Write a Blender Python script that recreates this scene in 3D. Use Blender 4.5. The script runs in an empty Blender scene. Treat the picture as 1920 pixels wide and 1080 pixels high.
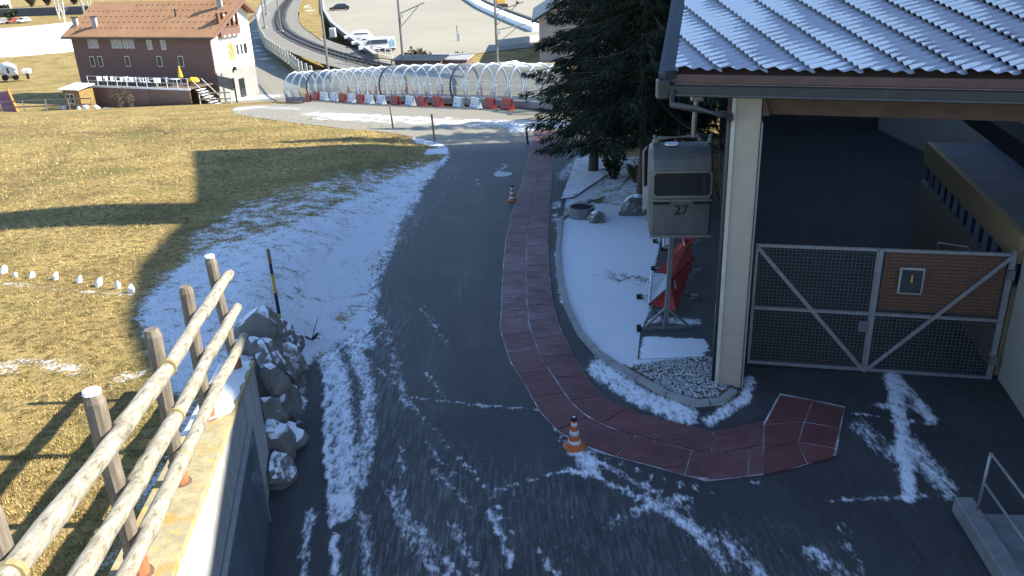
import bpy, bmesh, math, random
import numpy as np
from mathutils import Vector, Matrix
from mathutils.geometry import delaunay_2d_cdt
random.seed(7); RNG=np.random.default_rng(7)
SC=bpy.context.scene; COL=SC.collection
# ------------------------------------------------------------------ camera, sky, sun, exposure
F=1550.; PIT=math.radians(22.6); ROL=math.radians(2.4); CAM=np.array([0,0,8.5])
_fw=np.array([0,math.cos(PIT),-math.sin(PIT)]); _r0=np.array([1.,0,0]); _d0=np.array([0,-math.sin(PIT),-math.cos(PIT)])
RT=math.cos(ROL)*_r0+math.sin(ROL)*_d0; DN=-math.sin(ROL)*_r0+math.cos(ROL)*_d0
cd=bpy.data.cameras.new('camera'); cam=bpy.data.objects.new('camera',cd); COL.objects.link(cam)
cd.sensor_width=36; cd.lens=36*F/1920; cd.clip_start=.1; cd.clip_end=3000
cam.matrix_world=Matrix(((RT[0],-DN[0],-_fw[0],0),(RT[1],-DN[1],-_fw[1],0),(RT[2],-DN[2],-_fw[2],CAM[2]),(0,0,0,1)))
SC.camera=cam
SUN_AZ=91.; SUN_EL=36.
wd=bpy.data.worlds.new('World'); SC.world=wd; wd.use_nodes=True
nt=wd.node_tree; bg=nt.nodes['Background']; sky=nt.nodes.new('ShaderNodeTexSky'); sky.sky_type='NISHITA'; sky.sun_disc=False
sky.sun_elevation=math.radians(SUN_EL); sky.sun_rotation=math.radians(SUN_AZ); sky.altitude=1400; sky.dust_density=.15; sky.ozone_density=2.6
nt.links.new(sky.outputs[0],bg.inputs[0]); bg.inputs[1].default_value=.135
sl=bpy.data.lights.new('sun','SUN'); sl.energy=5.0; sl.angle=math.radians(.5); sl.color=(1,.93,.80)
so=bpy.data.objects.new('sun',sl); COL.objects.link(so)
sd=Vector((math.sin(math.radians(SUN_AZ))*math.cos(math.radians(SUN_EL)),math.cos(math.radians(SUN_AZ))*math.cos(math.radians(SUN_EL)),math.sin(math.radians(SUN_EL))))
so.rotation_euler=sd.to_track_quat('Z','Y').to_euler(); so.location=(40,0,60)
SC.view_settings.view_transform='Standard'; SC.view_settings.look='None'; SC.view_settings.exposure=1.4; SC.view_settings.gamma=1

# ------------------------------------------------------------------ geometry core
def ray(x,y):
    v=(x-960)*RT+(y-540)*DN+F*_fw
    return v/np.linalg.norm(v)
def proj(p):
    v=np.asarray(p,float)-CAM; z=np.maximum(v@_fw,.2)
    return np.stack([960+F*(v@RT)/z,540+F*(v@DN)/z],-1)
def sstep(a,b,x):
    t=np.clip((x-a)/(b-a),0,1); return t*t*(3-2*t)
def at_z(x,y,z):
    v=ray(x,y); return CAM+v*((z-CAM[2])/v[2])
def at_plane(x,y,p0,n):
    v=ray(x,y); return CAM+v*(((np.asarray(p0)-CAM)@n)/(v@n))
KY=[-30,14,22,30,45,56,70,85,100,160,500]
KR=[0,0,-.35,-.8,-1.5,-1.8,-3.4,-4.8,-5.2,-5.2,-5.2]
KL=[0,0,-.35,-.8,-1.5,-1.8,-3.5,-5.6,-7.8,-8.3,-8.6]
KB=[8.5,1.45,.62,-.15,-1.25,-1.75,-3.3,-5.3,-7.8,-8.3,-8.6]
EMB=[(640,170),(585,150),(562,138),(545,122),(520,104),(500,90),(488,68),(482,42),(490,18),(512,2),(540,-12)]
EP=np.array([at_z(x,y,-5.2) for x,y in EMB]); EP=EP[np.argsort(EP[:,1])]
RE=np.array([(-3.9,5),(-4.4,12.6),(-4.3,14),(-4.1,17),(-4.0,21),(-3.6,24),(-3.6,27),(-3.8,33),(-3.7,40),(-4,45),(-6,50),(-12,56),(-20,64)])
WC=at_z(474,676,2.2)                      # far top corner of the retaining wall
WDIR=ray(662,197); WDIR=WDIR/math.hypot(WDIR[0],WDIR[1])   # unit horizontal run
def wallx(Y): return WC[0]+WDIR[0]/WDIR[1]*(Y-WC[1])
def tz(X,Y):
    X=np.asarray(X,float); Y=np.asarray(Y,float)
    zr=np.interp(Y,KY,KR); zl=np.interp(Y,KY,KL); zb=np.interp(Y,KY,KB)
    xb=np.interp(Y,EP[:,1],EP[:,0])
    g=sstep(60,85,Y); s=sstep(-2.2,.2,X-xb)*g+(1-g)*.5
    z=zl*(1-s)+zr*s
    toe=np.where(Y<WC[1]+.1,wallx(Y)-.42,np.interp(Y,RE[:,1],RE[:,0])); wid=np.interp(Y,[12.4,14.5,18,24,45],[.12,.9,2.2,3.8,4.5])
    m=sstep(0,1,(toe-X)/wid)
    hump=.18*np.sin(X*.35+Y*.21)*np.sin(Y*.17-X*.12)*sstep(4,12,toe-X)*(1-sstep(60,90,Y))
    return z*(1-m)+(zb+hump)*m
def gnd(x,y,lift=0):
    v=ray(x,y); t=np.concatenate([np.arange(6,120,.1),np.arange(120,700,.5)])
    p=CAM+v*t[:,None]; h=p[:,2]-tz(p[:,0],p[:,1])-lift
    i=int(np.argmax(h<0)) if (h<0).any() else len(t)-1
    tt=t[i-1]+(t[i]-t[i-1])*h[i-1]/(h[i-1]-h[i]+1e-9) if i>0 else t[0]
    q=CAM+v*tt; q[2]=tz(q[0],q[1])+lift
    return q
def G(X,Y,lift=0): return np.array([X,Y,float(tz(X,Y))+lift])
def above(base,x,y):
    "height and x-lean of a top point so that it projects to (x,y)"
    J=[]; b=np.asarray(base,float); h,l=2.,0.
    for _ in range(8):
        p0=proj(b+[l,0,h]); e=np.array([x,y])-p0
        A=np.stack([proj(b+[l,0,h+.01])-p0,proj(b+[l+.01,0,h])-p0],1)/.01
        d=np.linalg.solve(A,e); h+=d[0]; l+=d[1]
    return h,l
def interp_poly(P,n=None,step=None):
    P=np.asarray(P,float); d=np.r_[0,np.cumsum(np.linalg.norm(np.diff(P,axis=0),axis=1))]
    if step: n=max(2,int(round(d[-1]/step))+1)
    t=np.linspace(0,d[-1],n); return np.stack([np.interp(t,d,P[:,i]) for i in range(P.shape[1])],1)

# ------------------------------------------------------------------ mesh helpers
class MB:
    def __init__(s): s.v=[]; s.f=[]
    def add(s,v,f):
        o=len(s.v); s.v+= [tuple(map(float,p)) for p in v]; s.f+=[tuple(i+o for i in q) for q in f]; return s
    def box(s,c,d,R=None):
        c=np.asarray(c,float); d=np.asarray(d,float)/2
        P=np.array([[x,y,z] for x in(-1,1) for y in(-1,1) for z in(-1,1)])*d
        if R is not None: P=P@np.asarray(R).T
        return s.add(P+c,[(0,1,3,2),(4,6,7,5),(0,4,5,1),(2,3,7,6),(0,2,6,4),(1,5,7,3)])
    def beam(s,a,b,w,h,up=(0,0,1)):
        a=np.asarray(a,float);b=np.asarray(b,float);d=b-a;L=np.linalg.norm(d);d=d/L
        sx=np.cross(d,up); 
        if np.linalg.norm(sx)<1e-4: sx=np.array([1.,0,0])
        sx/=np.linalg.norm(sx); uz=np.cross(sx,d)
        return s.box((a+b)/2,(w,L,h),np.stack([sx,d,uz],1))
    def tube(s,P,r,n=8,cap=True):
        P=np.asarray(P,float); r=np.broadcast_to(np.asarray(r,float),(len(P),)); V=[];Fc=[]
        T=np.gradient(P,axis=0); ref=np.array([0,0,1.]) if abs(T[0][2])<.9*np.linalg.norm(T[0]) else np.array([1.,0,0])
        for i in range(len(P)):
            t=T[i]/np.linalg.norm(T[i]); a=np.cross(t,ref); a/=np.linalg.norm(a); b=np.cross(a,t)
            for k in range(n):
                q=2*math.pi*k/n; V.append(P[i]+r[i]*(math.cos(q)*a+math.sin(q)*b))
        for i in range(len(P)-1):
            for k in range(n): Fc.append((i*n+k,i*n+(k+1)%n,(i+1)*n+(k+1)%n,(i+1)*n+k))
        if cap: Fc+= [tuple(range(n))[::-1],tuple(range((len(P)-1)*n,len(P)*n))]
        return s.add(V,Fc)
    def lathe(s,prof,c=(0,0,0),n=20):
        V=[];Fc=[];m=len(prof)
        for r,z in prof:
            for k in range(n):
                q=2*math.pi*k/n; V.append((c[0]+r*math.cos(q),c[1]+r*math.sin(q),c[2]+z))
        for i in range(m-1):
            for k in range(n): Fc.append((i*n+k,i*n+(k+1)%n,(i+1)*n+(k+1)%n,(i+1)*n+k))
        if prof[0][0]>1e-4: Fc.append(tuple(range(n))[::-1])
        if prof[-1][0]>1e-4: Fc.append(tuple(range((m-1)*n,m*n)))
        return s.add(V,Fc)
    def prism(s,poly,d,o=(0,0,0),ax=None):
        "poly: 3d points of one face, d: extrusion vector"
        P=np.asarray(poly,float)+np.asarray(o,float); d=np.asarray(d,float); n=len(P)
        return s.add(list(P)+list(P+d),[tuple(range(n))[::-1],tuple(range(n,2*n))]+[(i,(i+1)%n,n+(i+1)%n,n+i) for i in range(n)])
    def build(s,name,mat=None,parent=None,smooth=False,bevel=0,loc=None,rot=None,fix=True):
        me=bpy.data.meshes.new(name); me.from_pydata(s.v,[],s.f)
        if fix or bevel:
            bm=bmesh.new(); bm.from_mesh(me)
            if bevel:
                bmesh.ops.bevel(bm,geom=bm.edges[:],offset=bevel,segments=1,affect='EDGES',clamp_overlap=True)
            bmesh.ops.recalc_face_normals(bm,faces=bm.faces); bm.to_mesh(me); bm.free()
        if smooth:
            me.polygons.foreach_set('use_smooth',[True]*len(me.polygons))
        return link(name,me,mat,parent,loc,rot)
def link(name,me,mat=None,parent=None,loc=None,rot=None):
    o=bpy.data.objects.new(name,me); COL.objects.link(o)
    if mat and not me.materials: me.materials.append(mat)
    if parent: o.parent=parent
    if loc is not None: o.location=loc
    if rot is not None: o.rotation_euler=rot
    return o
def tag(o,label=None,cat=None,group=None,kind=None):
    if label: o['label']=label
    if cat: o['category']=cat
    if group: o['group']=group
    if kind: o['kind']=kind
    return o
def thing(name,label,cat,loc=(0,0,0),rz=0,group=None):
    o=bpy.data.objects.new(name,None); COL.objects.link(o); o.location=loc; o.rotation_euler=(0,0,rz); o.empty_display_size=.2
    return tag(o,label,cat,group)
def struct(o): o['kind']='structure'; return o
def dup(root,loc=None,rz=None,label=None,swap=None):
    def cp(o,par):
        c=o.copy(); COL.objects.link(c)
        if par: c.parent=par
        if swap and o.type=='MESH' and o.data.materials and o.data.materials[0] in swap:
            c.data=o.data.copy(); c.data.materials[0]=swap[o.data.materials[0]]
        for ch in [k for k in bpy.data.objects if k.parent==o]: cp(ch,c)
        return c
    r=cp(root,None)
    if loc is not None: r.location=loc
    if rz is not None: r.rotation_euler=(0,0,rz)
    if label: r['label']=label
    return r

# ------------------------------------------------------------------ materials
def N(t,k,**kw):
    n=t.nodes.new(k)
    for a,b in kw.items():
        if a.startswith('i_'): n.inputs[a[2:].replace('_',' ')].default_value=b
        else: setattr(n,a,b)
    return n
def c4(c): return (c[0],c[1],c[2],1)
def newmat(name):
    m=bpy.data.materials.new(name); m.use_nodes=True; t=m.node_tree; return m,t,t.nodes['Principled BSDF']
def noise(t,vec,scale,detail=5,rough=.6):
    n=N(t,'ShaderNodeTexNoise'); n.inputs['Scale'].default_value=scale; n.inputs['Detail'].default_value=detail; n.inputs['Roughness'].default_value=rough
    t.links.new(vec,n.inputs['Vector']); return n.outputs['Fac']
def ramp(t,fac,stops,interp='LINEAR'):
    r=N(t,'ShaderNodeValToRGB'); r.color_ramp.interpolation=interp; e=r.color_ramp.elements
    while len(e)<len(stops): e.new(.5)
    for k,(p,c) in zip(e,stops): k.position=p; k.color=c4(c) if len(c)==3 else c
    t.links.new(fac,r.inputs[0]); return r.outputs[0]
def mixc(t,f,a,b):
    m=N(t,'ShaderNodeMix',data_type='RGBA')
    for s,val in ((0,f),(6,a),(7,b)):
        if hasattr(val,'is_output') or hasattr(val,'links'): t.links.new(val,m.inputs[s])
        else: m.inputs[s].default_value=val if s==0 else c4(val)
    return m.outputs[2]
def math_(t,op,a,b=None,clamp=False):
    m=N(t,'ShaderNodeMath',operation=op,use_clamp=clamp)
    for i,val in enumerate((a,b)):
        if val is None: continue
        if hasattr(val,'links'): t.links.new(val,m.inputs[i])
        else: m.inputs[i].default_value=val
    return m.outputs[0]
def posvec(t,stretch=None,obj=False):
    if obj: v=N(t,'ShaderNodeTexCoord').outputs['Object']
    else: v=N(t,'ShaderNodeNewGeometry').outputs['Position']
    if stretch:
        mp=N(t,'ShaderNodeMapping'); mp.inputs['Scale'].default_value=stretch; t.links.new(v,mp.inputs['Vector']); v=mp.outputs[0]
    return v
def bump(t,b,h,strength,dist=.02):
    n=N(t,'ShaderNodeBump'); n.inputs['Strength'].default_value=strength; n.inputs['Distance'].default_value=dist
    t.links.new(h,n.inputs['Height']); t.links.new(n.outputs[0],b.inputs['Normal'])
_MC={}
def M(name,c,c2=None,scale=6,rough=.7,metal=0,bmp=.15,stretch=None,obj=True,var=.25,spec=.4):
    if name in _MC: return _MC[name]
    m,t,b=newmat(name); v=posvec(t,stretch,obj); f=noise(t,v,scale)
    c2=c2 or tuple(min(1,k*(1-var)) for k in c)
    col=ramp(t,f,[(.32,c2),(.68,c)]); f2=noise(t,v,scale*7,3)
    col2=mixc(t,math_(t,'MULTIPLY',f2,.35),col,tuple(k*.6 for k in c2))
    t.links.new(col2,b.inputs['Base Color']); b.inputs['Roughness'].default_value=rough; b.inputs['Metallic'].default_value=metal
    b.inputs['Specular IOR Level'].default_value=spec
    if bmp: bump(t,b,f2,bmp,.01)
    _MC[name]=m; return m
SNOWC=(.80,.83,.88)
def snowmix(t,b,attr,basecol,v,k=.9,sc=3.,sharp=.12,baserough=.9,fine=26.):
    "snow laid over a base colour where the point attribute, roughened by noise, passes a threshold"
    a=N(t,'ShaderNodeAttribute',attribute_name=attr).outputs['Fac']
    n1=noise(t,v,sc,8,.72); n2=noise(t,v,fine,4,.7)
    n=math_(t,'ADD',math_(t,'MULTIPLY',math_(t,'SUBTRACT',n1,.5),k),math_(t,'MULTIPLY',math_(t,'SUBTRACT',n2,.5),k*.8))
    s=math_(t,'ADD',a,n)
    mr=N(t,'ShaderNodeMapRange',interpolation_type='SMOOTHSTEP'); mr.inputs[1].default_value=.5-sharp; mr.inputs[2].default_value=.5+sharp; t.links.new(s,mr.inputs[0]); mk=mr.outputs[0]
    t.links.new(mixc(t,mk,basecol,SNOWC),b.inputs['Base Color'])
    mm=N(t,'ShaderNodeMapRange'); mm.inputs[3].default_value=baserough; mm.inputs[4].default_value=.75; t.links.new(mk,mm.inputs[0]); t.links.new(mm.outputs[0],b.inputs['Roughness'])
    return mk,n2
# ground
mGround,t,b=newmat('meadow_ground'); v=posvec(t)
g=ramp(t,noise(t,v,.35,6),[(.3,(.17,.115,.045)),(.5,(.35,.25,.092)),(.7,(.45,.33,.13))])
g=mixc(t,ramp(t,noise(t,v,5,6),[(.45,(0,0,0)),(.62,(1,1,1))]),g,(.10,.075,.022))
g=mixc(t,ramp(t,noise(t,v,.22,4),[(.52,(0,0,0)),(.7,(.8,.8,.8))]),g,(.13,.13,.035))
g=mixc(t,ramp(t,noise(t,v,22,4),[(.5,(0,0,0)),(.7,(.7,.7,.7))]),g,(.42,.32,.13))
we=N(t,'ShaderNodeAttribute',attribute_name='wear_shade').outputs['Fac']
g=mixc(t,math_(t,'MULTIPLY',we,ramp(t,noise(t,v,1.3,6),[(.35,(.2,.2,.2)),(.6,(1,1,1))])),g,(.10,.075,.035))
mk,n2=snowmix(t,b,'snow',g,v,1.35,1.7,.13,.9,14.); bump(t,b,n2,1.,.09); b.inputs['Specular IOR Level'].default_value=.15
# asphalt
mAsph,t,b=newmat('asphalt'); v=posvec(t); vs=posvec(t,(1,.28,1))
g=ramp(t,noise(t,vs,.8,6),[(.3,(.036,.037,.038)),(.55,(.056,.057,.058)),(.75,(.085,.085,.085))])
g=mixc(t,math_(t,'MULTIPLY',noise(t,v,70,3),.55),g,(.034,.035,.037))
g=mixc(t,ramp(t,noise(t,v,.55,4),[(.56,(0,0,0)),(.60,(.55,.55,.55))]),g,(.036,.037,.039))
vo=N(t,'ShaderNodeTexVoronoi',feature='DISTANCE_TO_EDGE'); vo.inputs['Scale'].default_value=.33; t.links.new(v,vo.inputs['Vector']); g=mixc(t,ramp(t,vo.outputs[0],[(.003,(.3,.3,.3)),(.009,(0,0,0))]),g,(.02,.02,.02))
sunlit_fac=N(t,'ShaderNodeAttribute',attribute_name='sunlit').outputs['Fac']
g=mixc(t,sunlit_fac,g,(.235,.215,.165))  # sunlit stretch painted a paler beige
frost=N(t,'ShaderNodeAttribute',attribute_name='frost').outputs['Fac']
g=mixc(t,math_(t,'MULTIPLY',frost,ramp(t,noise(t,posvec(t,(3.2,.30,1)),5,8,.8),[(.48,(0,0,0)),(.78,(1,1,1))])),g,(.36,.38,.41))
mk,n2=snowmix(t,b,'snow',g,posvec(t,(1.2,.5,1)),1.25,5.5,.26,.62,15.); bump(t,b,n2,.35,.02); b.inputs['Specular IOR Level'].default_value=.3
mRed,t,b=newmat('red_paving'); v=posvec(t); oi=N(t,'ShaderNodeObjectInfo').outputs['Random']
g=ramp(t,noise(t,v,1.2,6),[(.3,(.13,.038,.036)),(.7,(.20,.06,.053))])
g=mixc(t,math_(t,'MULTIPLY',oi,.35),g,(.08,.024,.026))
vs=posvec(t,(.35,1.6,1))
fr=N(t,'ShaderNodeAttribute',attribute_name='frost').outputs['Fac']
g=mixc(t,math_(t,'MULTIPLY',fr,ramp(t,noise(t,vs,7,8,.8),[(.36,(0,0,0)),(.72,(1,1,1))])),g,(.36,.30,.33))
g=mixc(t,ramp(t,noise(t,posvec(t,(1,.6,1)),3.2,9,.8),[(.66,(0,0,0)),(.74,(.75,.75,.75))]),g,(.6,.58,.62)); g=mixc(t,ramp(t,noise(t,v,.7,5),[(.4,(0,0,0)),(.7,(.6,.6,.6))]),g,(.075,.03,.03))
t.links.new(g,b.inputs['Base Color']); b.inputs['Roughness'].default_value=.7; bump(t,b,noise(t,v,60,3),.25,.01); b.inputs['Specular IOR Level'].default_value=.3
mJoint=M('snowy_joint',(.80,.82,.85),(.17,.08,.08),2.6,.8,obj=False)
mSnow,t,b=newmat('snow'); v=posvec(t); f=noise(t,v,1.5,6); f2=noise(t,v,28,4)
t.links.new(ramp(t,f,[(.3,(.70,.74,.80)),(.7,(.86,.88,.90))]),b.inputs['Base Color']); b.inputs['Roughness'].default_value=.7; bump(t,b,f2,.5,.03)
mLawn,t,b=newmat('snowy_lawn'); v=posvec(t)
g=ramp(t,noise(t,v,12,5),[(.35,(.07,.06,.03)),(.7,(.2,.16,.07))])
mk,n2=snowmix(t,b,'snow',g,v,.95,3.2,.1,.9,20.); bump(t,b,n2,.8,.05)
mConc=M('concrete',(.40,.40,.385),(.27,.27,.265),2.2,.85,0,.3)
mConcD=M('weathered_concrete',(.27,.275,.27),(.15,.155,.16),1.4,.85,0,.3,stretch=(2.2,2.2,.35))
mLichen,t,b=newmat('lichen_coping'); v=posvec(t)
g=ramp(t,noise(t,v,6,6),[(.3,(.26,.22,.13)),(.7,(.44,.38,.22))]); g=mixc(t,ramp(t,noise(t,v,2.2,5),[(.52,(0,0,0)),(.66,(1,1,1))]),g,(.40,.25,.07))
g=mixc(t,ramp(t,noise(t,v,9,5),[(.55,(0,0,0)),(.7,(1,1,1))]),g,(.42,.36,.09)); t.links.new(g,b.inputs['Base Color']); b.inputs['Roughness'].default_value=.9; bump(t,b,noise(t,v,30,4),.4,.02)
mLog,t,b=newmat('weathered_log'); v=posvec(t,(9,.9,9),True); v2=posvec(t,None,True)
g=ramp(t,noise(t,v,2.2,7,.75),[(.34,(.11,.09,.06)),(.45,(.30,.27,.205)),(.58,(.44,.415,.35)),(.75,(.56,.545,.50))]); g=mixc(t,ramp(t,noise(t,v2,2.6,5),[(.5,(0,0,0)),(.72,(.75,.75,.75))]),g,(.27,.235,.165))
t.links.new(g,b.inputs['Base Color']); b.inputs['Roughness'].default_value=.9; bump(t,b,noise(t,v,4,6,.8),.8,.03)
mPost=M('old_post',(.27,.235,.185),(.13,.105,.08),4,.9,0,.5,stretch=(6,6,.8))
mTerra=M('orange_sleeve',(.42,.17,.07),(.30,.12,.06),5,.6)
mTape=M('yellow_tape',(.36,.29,.14),None,8,.7)
mRock,t,b=newmat('boulder_rock'); v=posvec(t)
g=ramp(t,noise(t,v,2.4,8,.7),[(.3,(.085,.08,.075)),(.55,(.18,.168,.15)),(.75,(.30,.27,.235))])
nz=N(t,'ShaderNodeSeparateXYZ'); t.links.new(N(t,'ShaderNodeNewGeometry').outputs['Normal'],nz.inputs[0])
sm=math_(t,'ADD',nz.outputs[2],math_(t,'MULTIPLY',math_(t,'SUBTRACT',noise(t,v,4,6,.7),.5),1.1))
t.links.new(mixc(t,ramp(t,sm,[(.62,(0,0,0)),(.80,(1,1,1))]),g,SNOWC),b.inputs['Base Color']); b.inputs['Roughness'].default_value=.9; bump(t,b,noise(t,v,14,6),.6,.04)
mSteel=M('galvanised_steel',(.42,.43,.44),(.30,.31,.32),9,.5,.55,.05)
mGrey=M('grey_metal',(.22,.23,.235),None,5,.5,.3,.05)
mDark=M('dark_sheet_metal',(.055,.062,.068),(.04,.044,.05),3,.45,.4,.05)
mBeam=M('brown_timber',(.12,.075,.05),(.075,.045,.032),2,.75,0,.3,stretch=(.5,3,3))
mBeige=M('beige_plaster',(.50,.43,.335),(.42,.36,.285),1.1,.85,0,.12,var=.12)
mBeigeW=M('pale_plaster',(.42,.385,.33),(.36,.33,.285),1.0,.85,0,.15)
mCream=M('cream_edge',(.62,.60,.52),None,3,.7)
mBlack=M('black_rubber',(.014,.014,.015),None,6,.7)
mOrange=M('traffic_orange',(.62,.15,.03),(.5,.12,.03),5,.55)
mWhiteP=M('white_plastic',(.72,.73,.74),(.6,.61,.62),4,.5)
mRedP=M('red_plastic',(.42,.045,.038),(.33,.035,.03),4,.5)
mRedP2=M('red_board',(.50,.055,.035),(.40,.04,.028),4,.45)
mWhiteB=M('white_board',(.66,.68,.74),None,4,.45)
mAlu=M('aluminium_rib',(.66,.68,.69),(.5,.52,.53),6,.35,.5,.02)
def glassmat(name,col,rough=.05,tr=.75,alpha=1):
    m,t,b=newmat(name); b.inputs['Base Color'].default_value=c4(col); b.inputs['Roughness'].default_value=rough; b.inputs['IOR'].default_value=1.25
    tb=N(t,'ShaderNodeBsdfTransparent'); tb.inputs[0].default_value=c4((.86,.90,.93)); mx=N(t,'ShaderNodeMixShader'); mx.inputs[0].default_value=tr
    t.links.new(b.outputs[0],mx.inputs[1]); t.links.new(tb.outputs[0],mx.inputs[2]); t.links.new(mx.outputs[0],t.nodes['Material Output'].inputs[0]); return m
mPoly=glassmat('clear_polycarbonate',(.58,.66,.73),.08,.72)
mPane=M('dark_glass',(.03,.035,.04),None,2,.08,0,0,spec=.8)
mPaneL=M('curtained_glass',(.42,.42,.40),(.25,.25,.25),3,.15,0,0,spec=.6)
mFrameW=M('white_frame',(.75,.75,.72),None,4,.6)

# ------------------------------------------------------------------ painting of snow on ground vertices
def seg_dist(P,a,b):
    a=np.asarray(a,float);b=np.asarray(b,float);d=b-a;L=(d@d)+1e-9
    t=np.clip(((P-a)@d)/L,0,1); return np.linalg.norm(P-(a+t[:,None]*d),axis=1)
def inpoly(P,poly):
    x,y=P[:,0],P[:,1]; ins=np.zeros(len(P),bool); n=len(poly)
    for i in range(n):
        x1,y1=poly[i];x2,y2=poly[(i+1)%n]
        if y1==y2: continue
        c=((y1>y)!=(y2>y))&(x<(x2-x1)*(y-y1)/(y2-y1)+x1); ins^=c
    return ins
def polyval(P,poly,soft):
    ins=inpoly(P,poly); d=np.full(len(P),1e9)
    for i in range(len(poly)): d=np.minimum(d,seg_dist(P,poly[i],poly[(i+1)%len(poly)]))
    sd=np.where(ins,d,-d); return sstep(-soft,soft,sd)
def strokes(P,S):
    a=np.zeros(len(P))
    for pl,w,val in S:
        d=np.full(len(P),1e9)
        for i in range(len(pl)-1): d=np.minimum(d,seg_dist(P,pl[i],pl[i+1]))
        a=np.maximum(a,val*(1-sstep(.35*w,1.25*w,d)))
    return a
def setattr_(me,name,vals):
    at=me.attributes.new(name,'FLOAT','POINT'); at.data.foreach_set('value',np.asarray(vals,np.float32))
def sheet(name,poly,mat,lift,steps=((1e9,.5),),world=False,attrs=None,zf=None,parent=None):
    "flat sheet draped on the ground: outline given in photo pixels (or world xy), inner points on a grid"
    W=np.array(poly,float)[:,:2] if world else np.array([gnd(x,y)[:2] for x,y in poly])
    n=len(W); out=[]
    for i in range(n):
        a,b2=W[i],W[(i+1)%n]; st=next(s for lim,s in steps if (a[1]+b2[1])/2<lim); k=max(1,int(np.linalg.norm(b2-a)/st)); out+= [a+(b2-a)*j/k for j in range(k)]
    out=np.array(out); m=len(out); pts=[]
    lo=W.min(0);hi=W.max(0); y0=lo[1]
    prev=-1e9
    for lim,st in steps:
        a=max(lo[1],prev); bb=min(hi[1],lim); prev=lim
        if a>=bb: continue
        gx,gy=np.meshgrid(np.arange(lo[0],hi[0],st),np.arange(a+st/2,bb,st)); q=np.stack([gx.ravel(),gy.ravel()],1); q=q+RNG.uniform(-.2,.2,q.shape)*st
        q=q[inpoly(q,W)]
        pts.append(q)
    q=np.concatenate(pts) if pts else np.zeros((0,2))
    if len(q):
        keep=np.ones(len(q),bool)
        stq=np.array([next(s for lim,s in steps if y<lim) for y in q[:,1]])
        for i in range(n): keep&=seg_dist(q,W[i],W[(i+1)%n])>stq*.35
        q=q[keep]
    allp=np.concatenate([out,q]); vs,es,fs,_,_,_=delaunay_2d_cdt([Vector(p) for p in allp],[(i,(i+1)%m) for i in range(m)],[],1,1e-4)
    A=np.array([(v_.x,v_.y) for v_ in vs]); Z=(tz(A[:,0],A[:,1]) if zf is None else zf(A[:,0],A[:,1]))+lift
    me=bpy.data.meshes.new(name); me.from_pydata([(a[0],a[1],z) for a,z in zip(A,Z)],[],[tuple(f) for f in fs])
    me.polygons.foreach_set('use_smooth',[True]*len(me.polygons))
    o=link(name,me,mat,parent)
    if me.polygons and sum(p.normal.z for p in me.polygons)<0: me.flip_normals()
    if attrs:
        V3=np.c_[A,Z]; P=proj(V3)
        for k,fn in attrs.items():
            va=np.asarray(fn(P,V3)); setattr_(me,k,va)
            if k=='snow' and name=='road':
                for vt,a_ in zip(me.vertices,sstep(.48,.8,va)): vt.co.z+=.035*a_
    return o

# ------------------------------------------------------------------ terrain
def snow_ground(P,V):
    a=np.zeros(len(P))
    bank=[(850,288),(814,330),(756,425),(718,500),(708,600),(650,650),(560,700),(520,720),(440,700),(330,760),(262,640),(250,580),(300,520),(380,460),(520,420),(640,370),(740,320)]
    a=np.maximum(a,.66*polyval(P,bank,22)); a=np.maximum(a,.80*polyval(P,[(840,298),(804,345),(746,430),(708,510),(700,620),(600,650),(540,590),(560,510),(640,430),(760,345)],30))
    a=np.maximum(a,.46*polyval(P,[(760,300),(840,290),(700,470),(420,560),(300,560),(360,430),(450,375),(620,325)],22))
    a=np.maximum(a,.60*polyval(P,[(330,760),(440,700),(400,820),(300,1000),(210,1100),(170,1100),(250,930)],22))
    a=np.minimum(a,1-.62*strokes(P,[([(545,500),(570,560),(640,560),(690,548)],4,.75),([(620,640),(660,520),(770,385),(830,310)],3.5,.7),([(640,640),(684,520),(790,375)],3.5,.7),([(540,570),(600,470),(700,380)],5,.62),([(470,540),(560,440)],6,.6)]))
    a=np.maximum(a,.42*strokes(P,[([(0,690),(60,670),(150,700)],24,.85),([(200,720),(260,700)],16,1),([(0,530),(250,555)],7,.9)]))
    a=np.maximum(a,.62*strokes(P,[([(780,262),(835,272)],9,1),([(800,285),(838,282)],8,1.1)]))
    a=np.maximum(a,1.*polyval(P,[(-60,58),(60,50),(160,38),(170,70),(150,96),(-60,112)],4))
    a=np.maximum(a,.25*(1-sstep(-5,12,P[:,1]))*(P[:,0]<480))
    a=np.maximum(a,.85*strokes(P,[([(545,700),(590,655)],26,1),([(560,760),(560,690)],18,1)])*(V[:,1]>12.6))
    a=np.maximum(a,.58*polyval(P,[(1035,300),(1240,285),(1290,420),(1050,425)],12)*(V[:,1]>20))
    return a*(V[:,1]>2)
xs=np.concatenate([-np.geomspace(26,260,46)[::-1],np.arange(-25.8,14,.27),np.geomspace(14.2,240,44)])
ys=np.concatenate([np.arange(-12,3,1.),np.arange(3,50,.27),np.geomspace(50.3,520,120)])
XX,YY=np.meshgrid(xs,ys); ZZ=tz(XX,YY); ZZ=ZZ+RNG.normal(0,.012,ZZ.shape)*(XX<np.interp(YY,RE[:,1],RE[:,0])-1)*(YY<60)
ZZ=ZZ-.09*((YY>3)&(YY<18)&(XX>np.where(YY<WC[1],wallx(YY)-.1,-4.75))&(XX<-2.5))
V3=np.stack([XX.ravel(),YY.ravel(),ZZ.ravel()],1); nx=len(xs); ny=len(ys)
fa=[(j*nx+i,j*nx+i+1,(j+1)*nx+i+1,(j+1)*nx+i) for j in range(ny-1) for i in range(nx-1)]
me=bpy.data.meshes.new('ground'); me.from_pydata(V3.tolist(),[],fa); me.polygons.foreach_set('use_smooth',[True]*len(fa))
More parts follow.
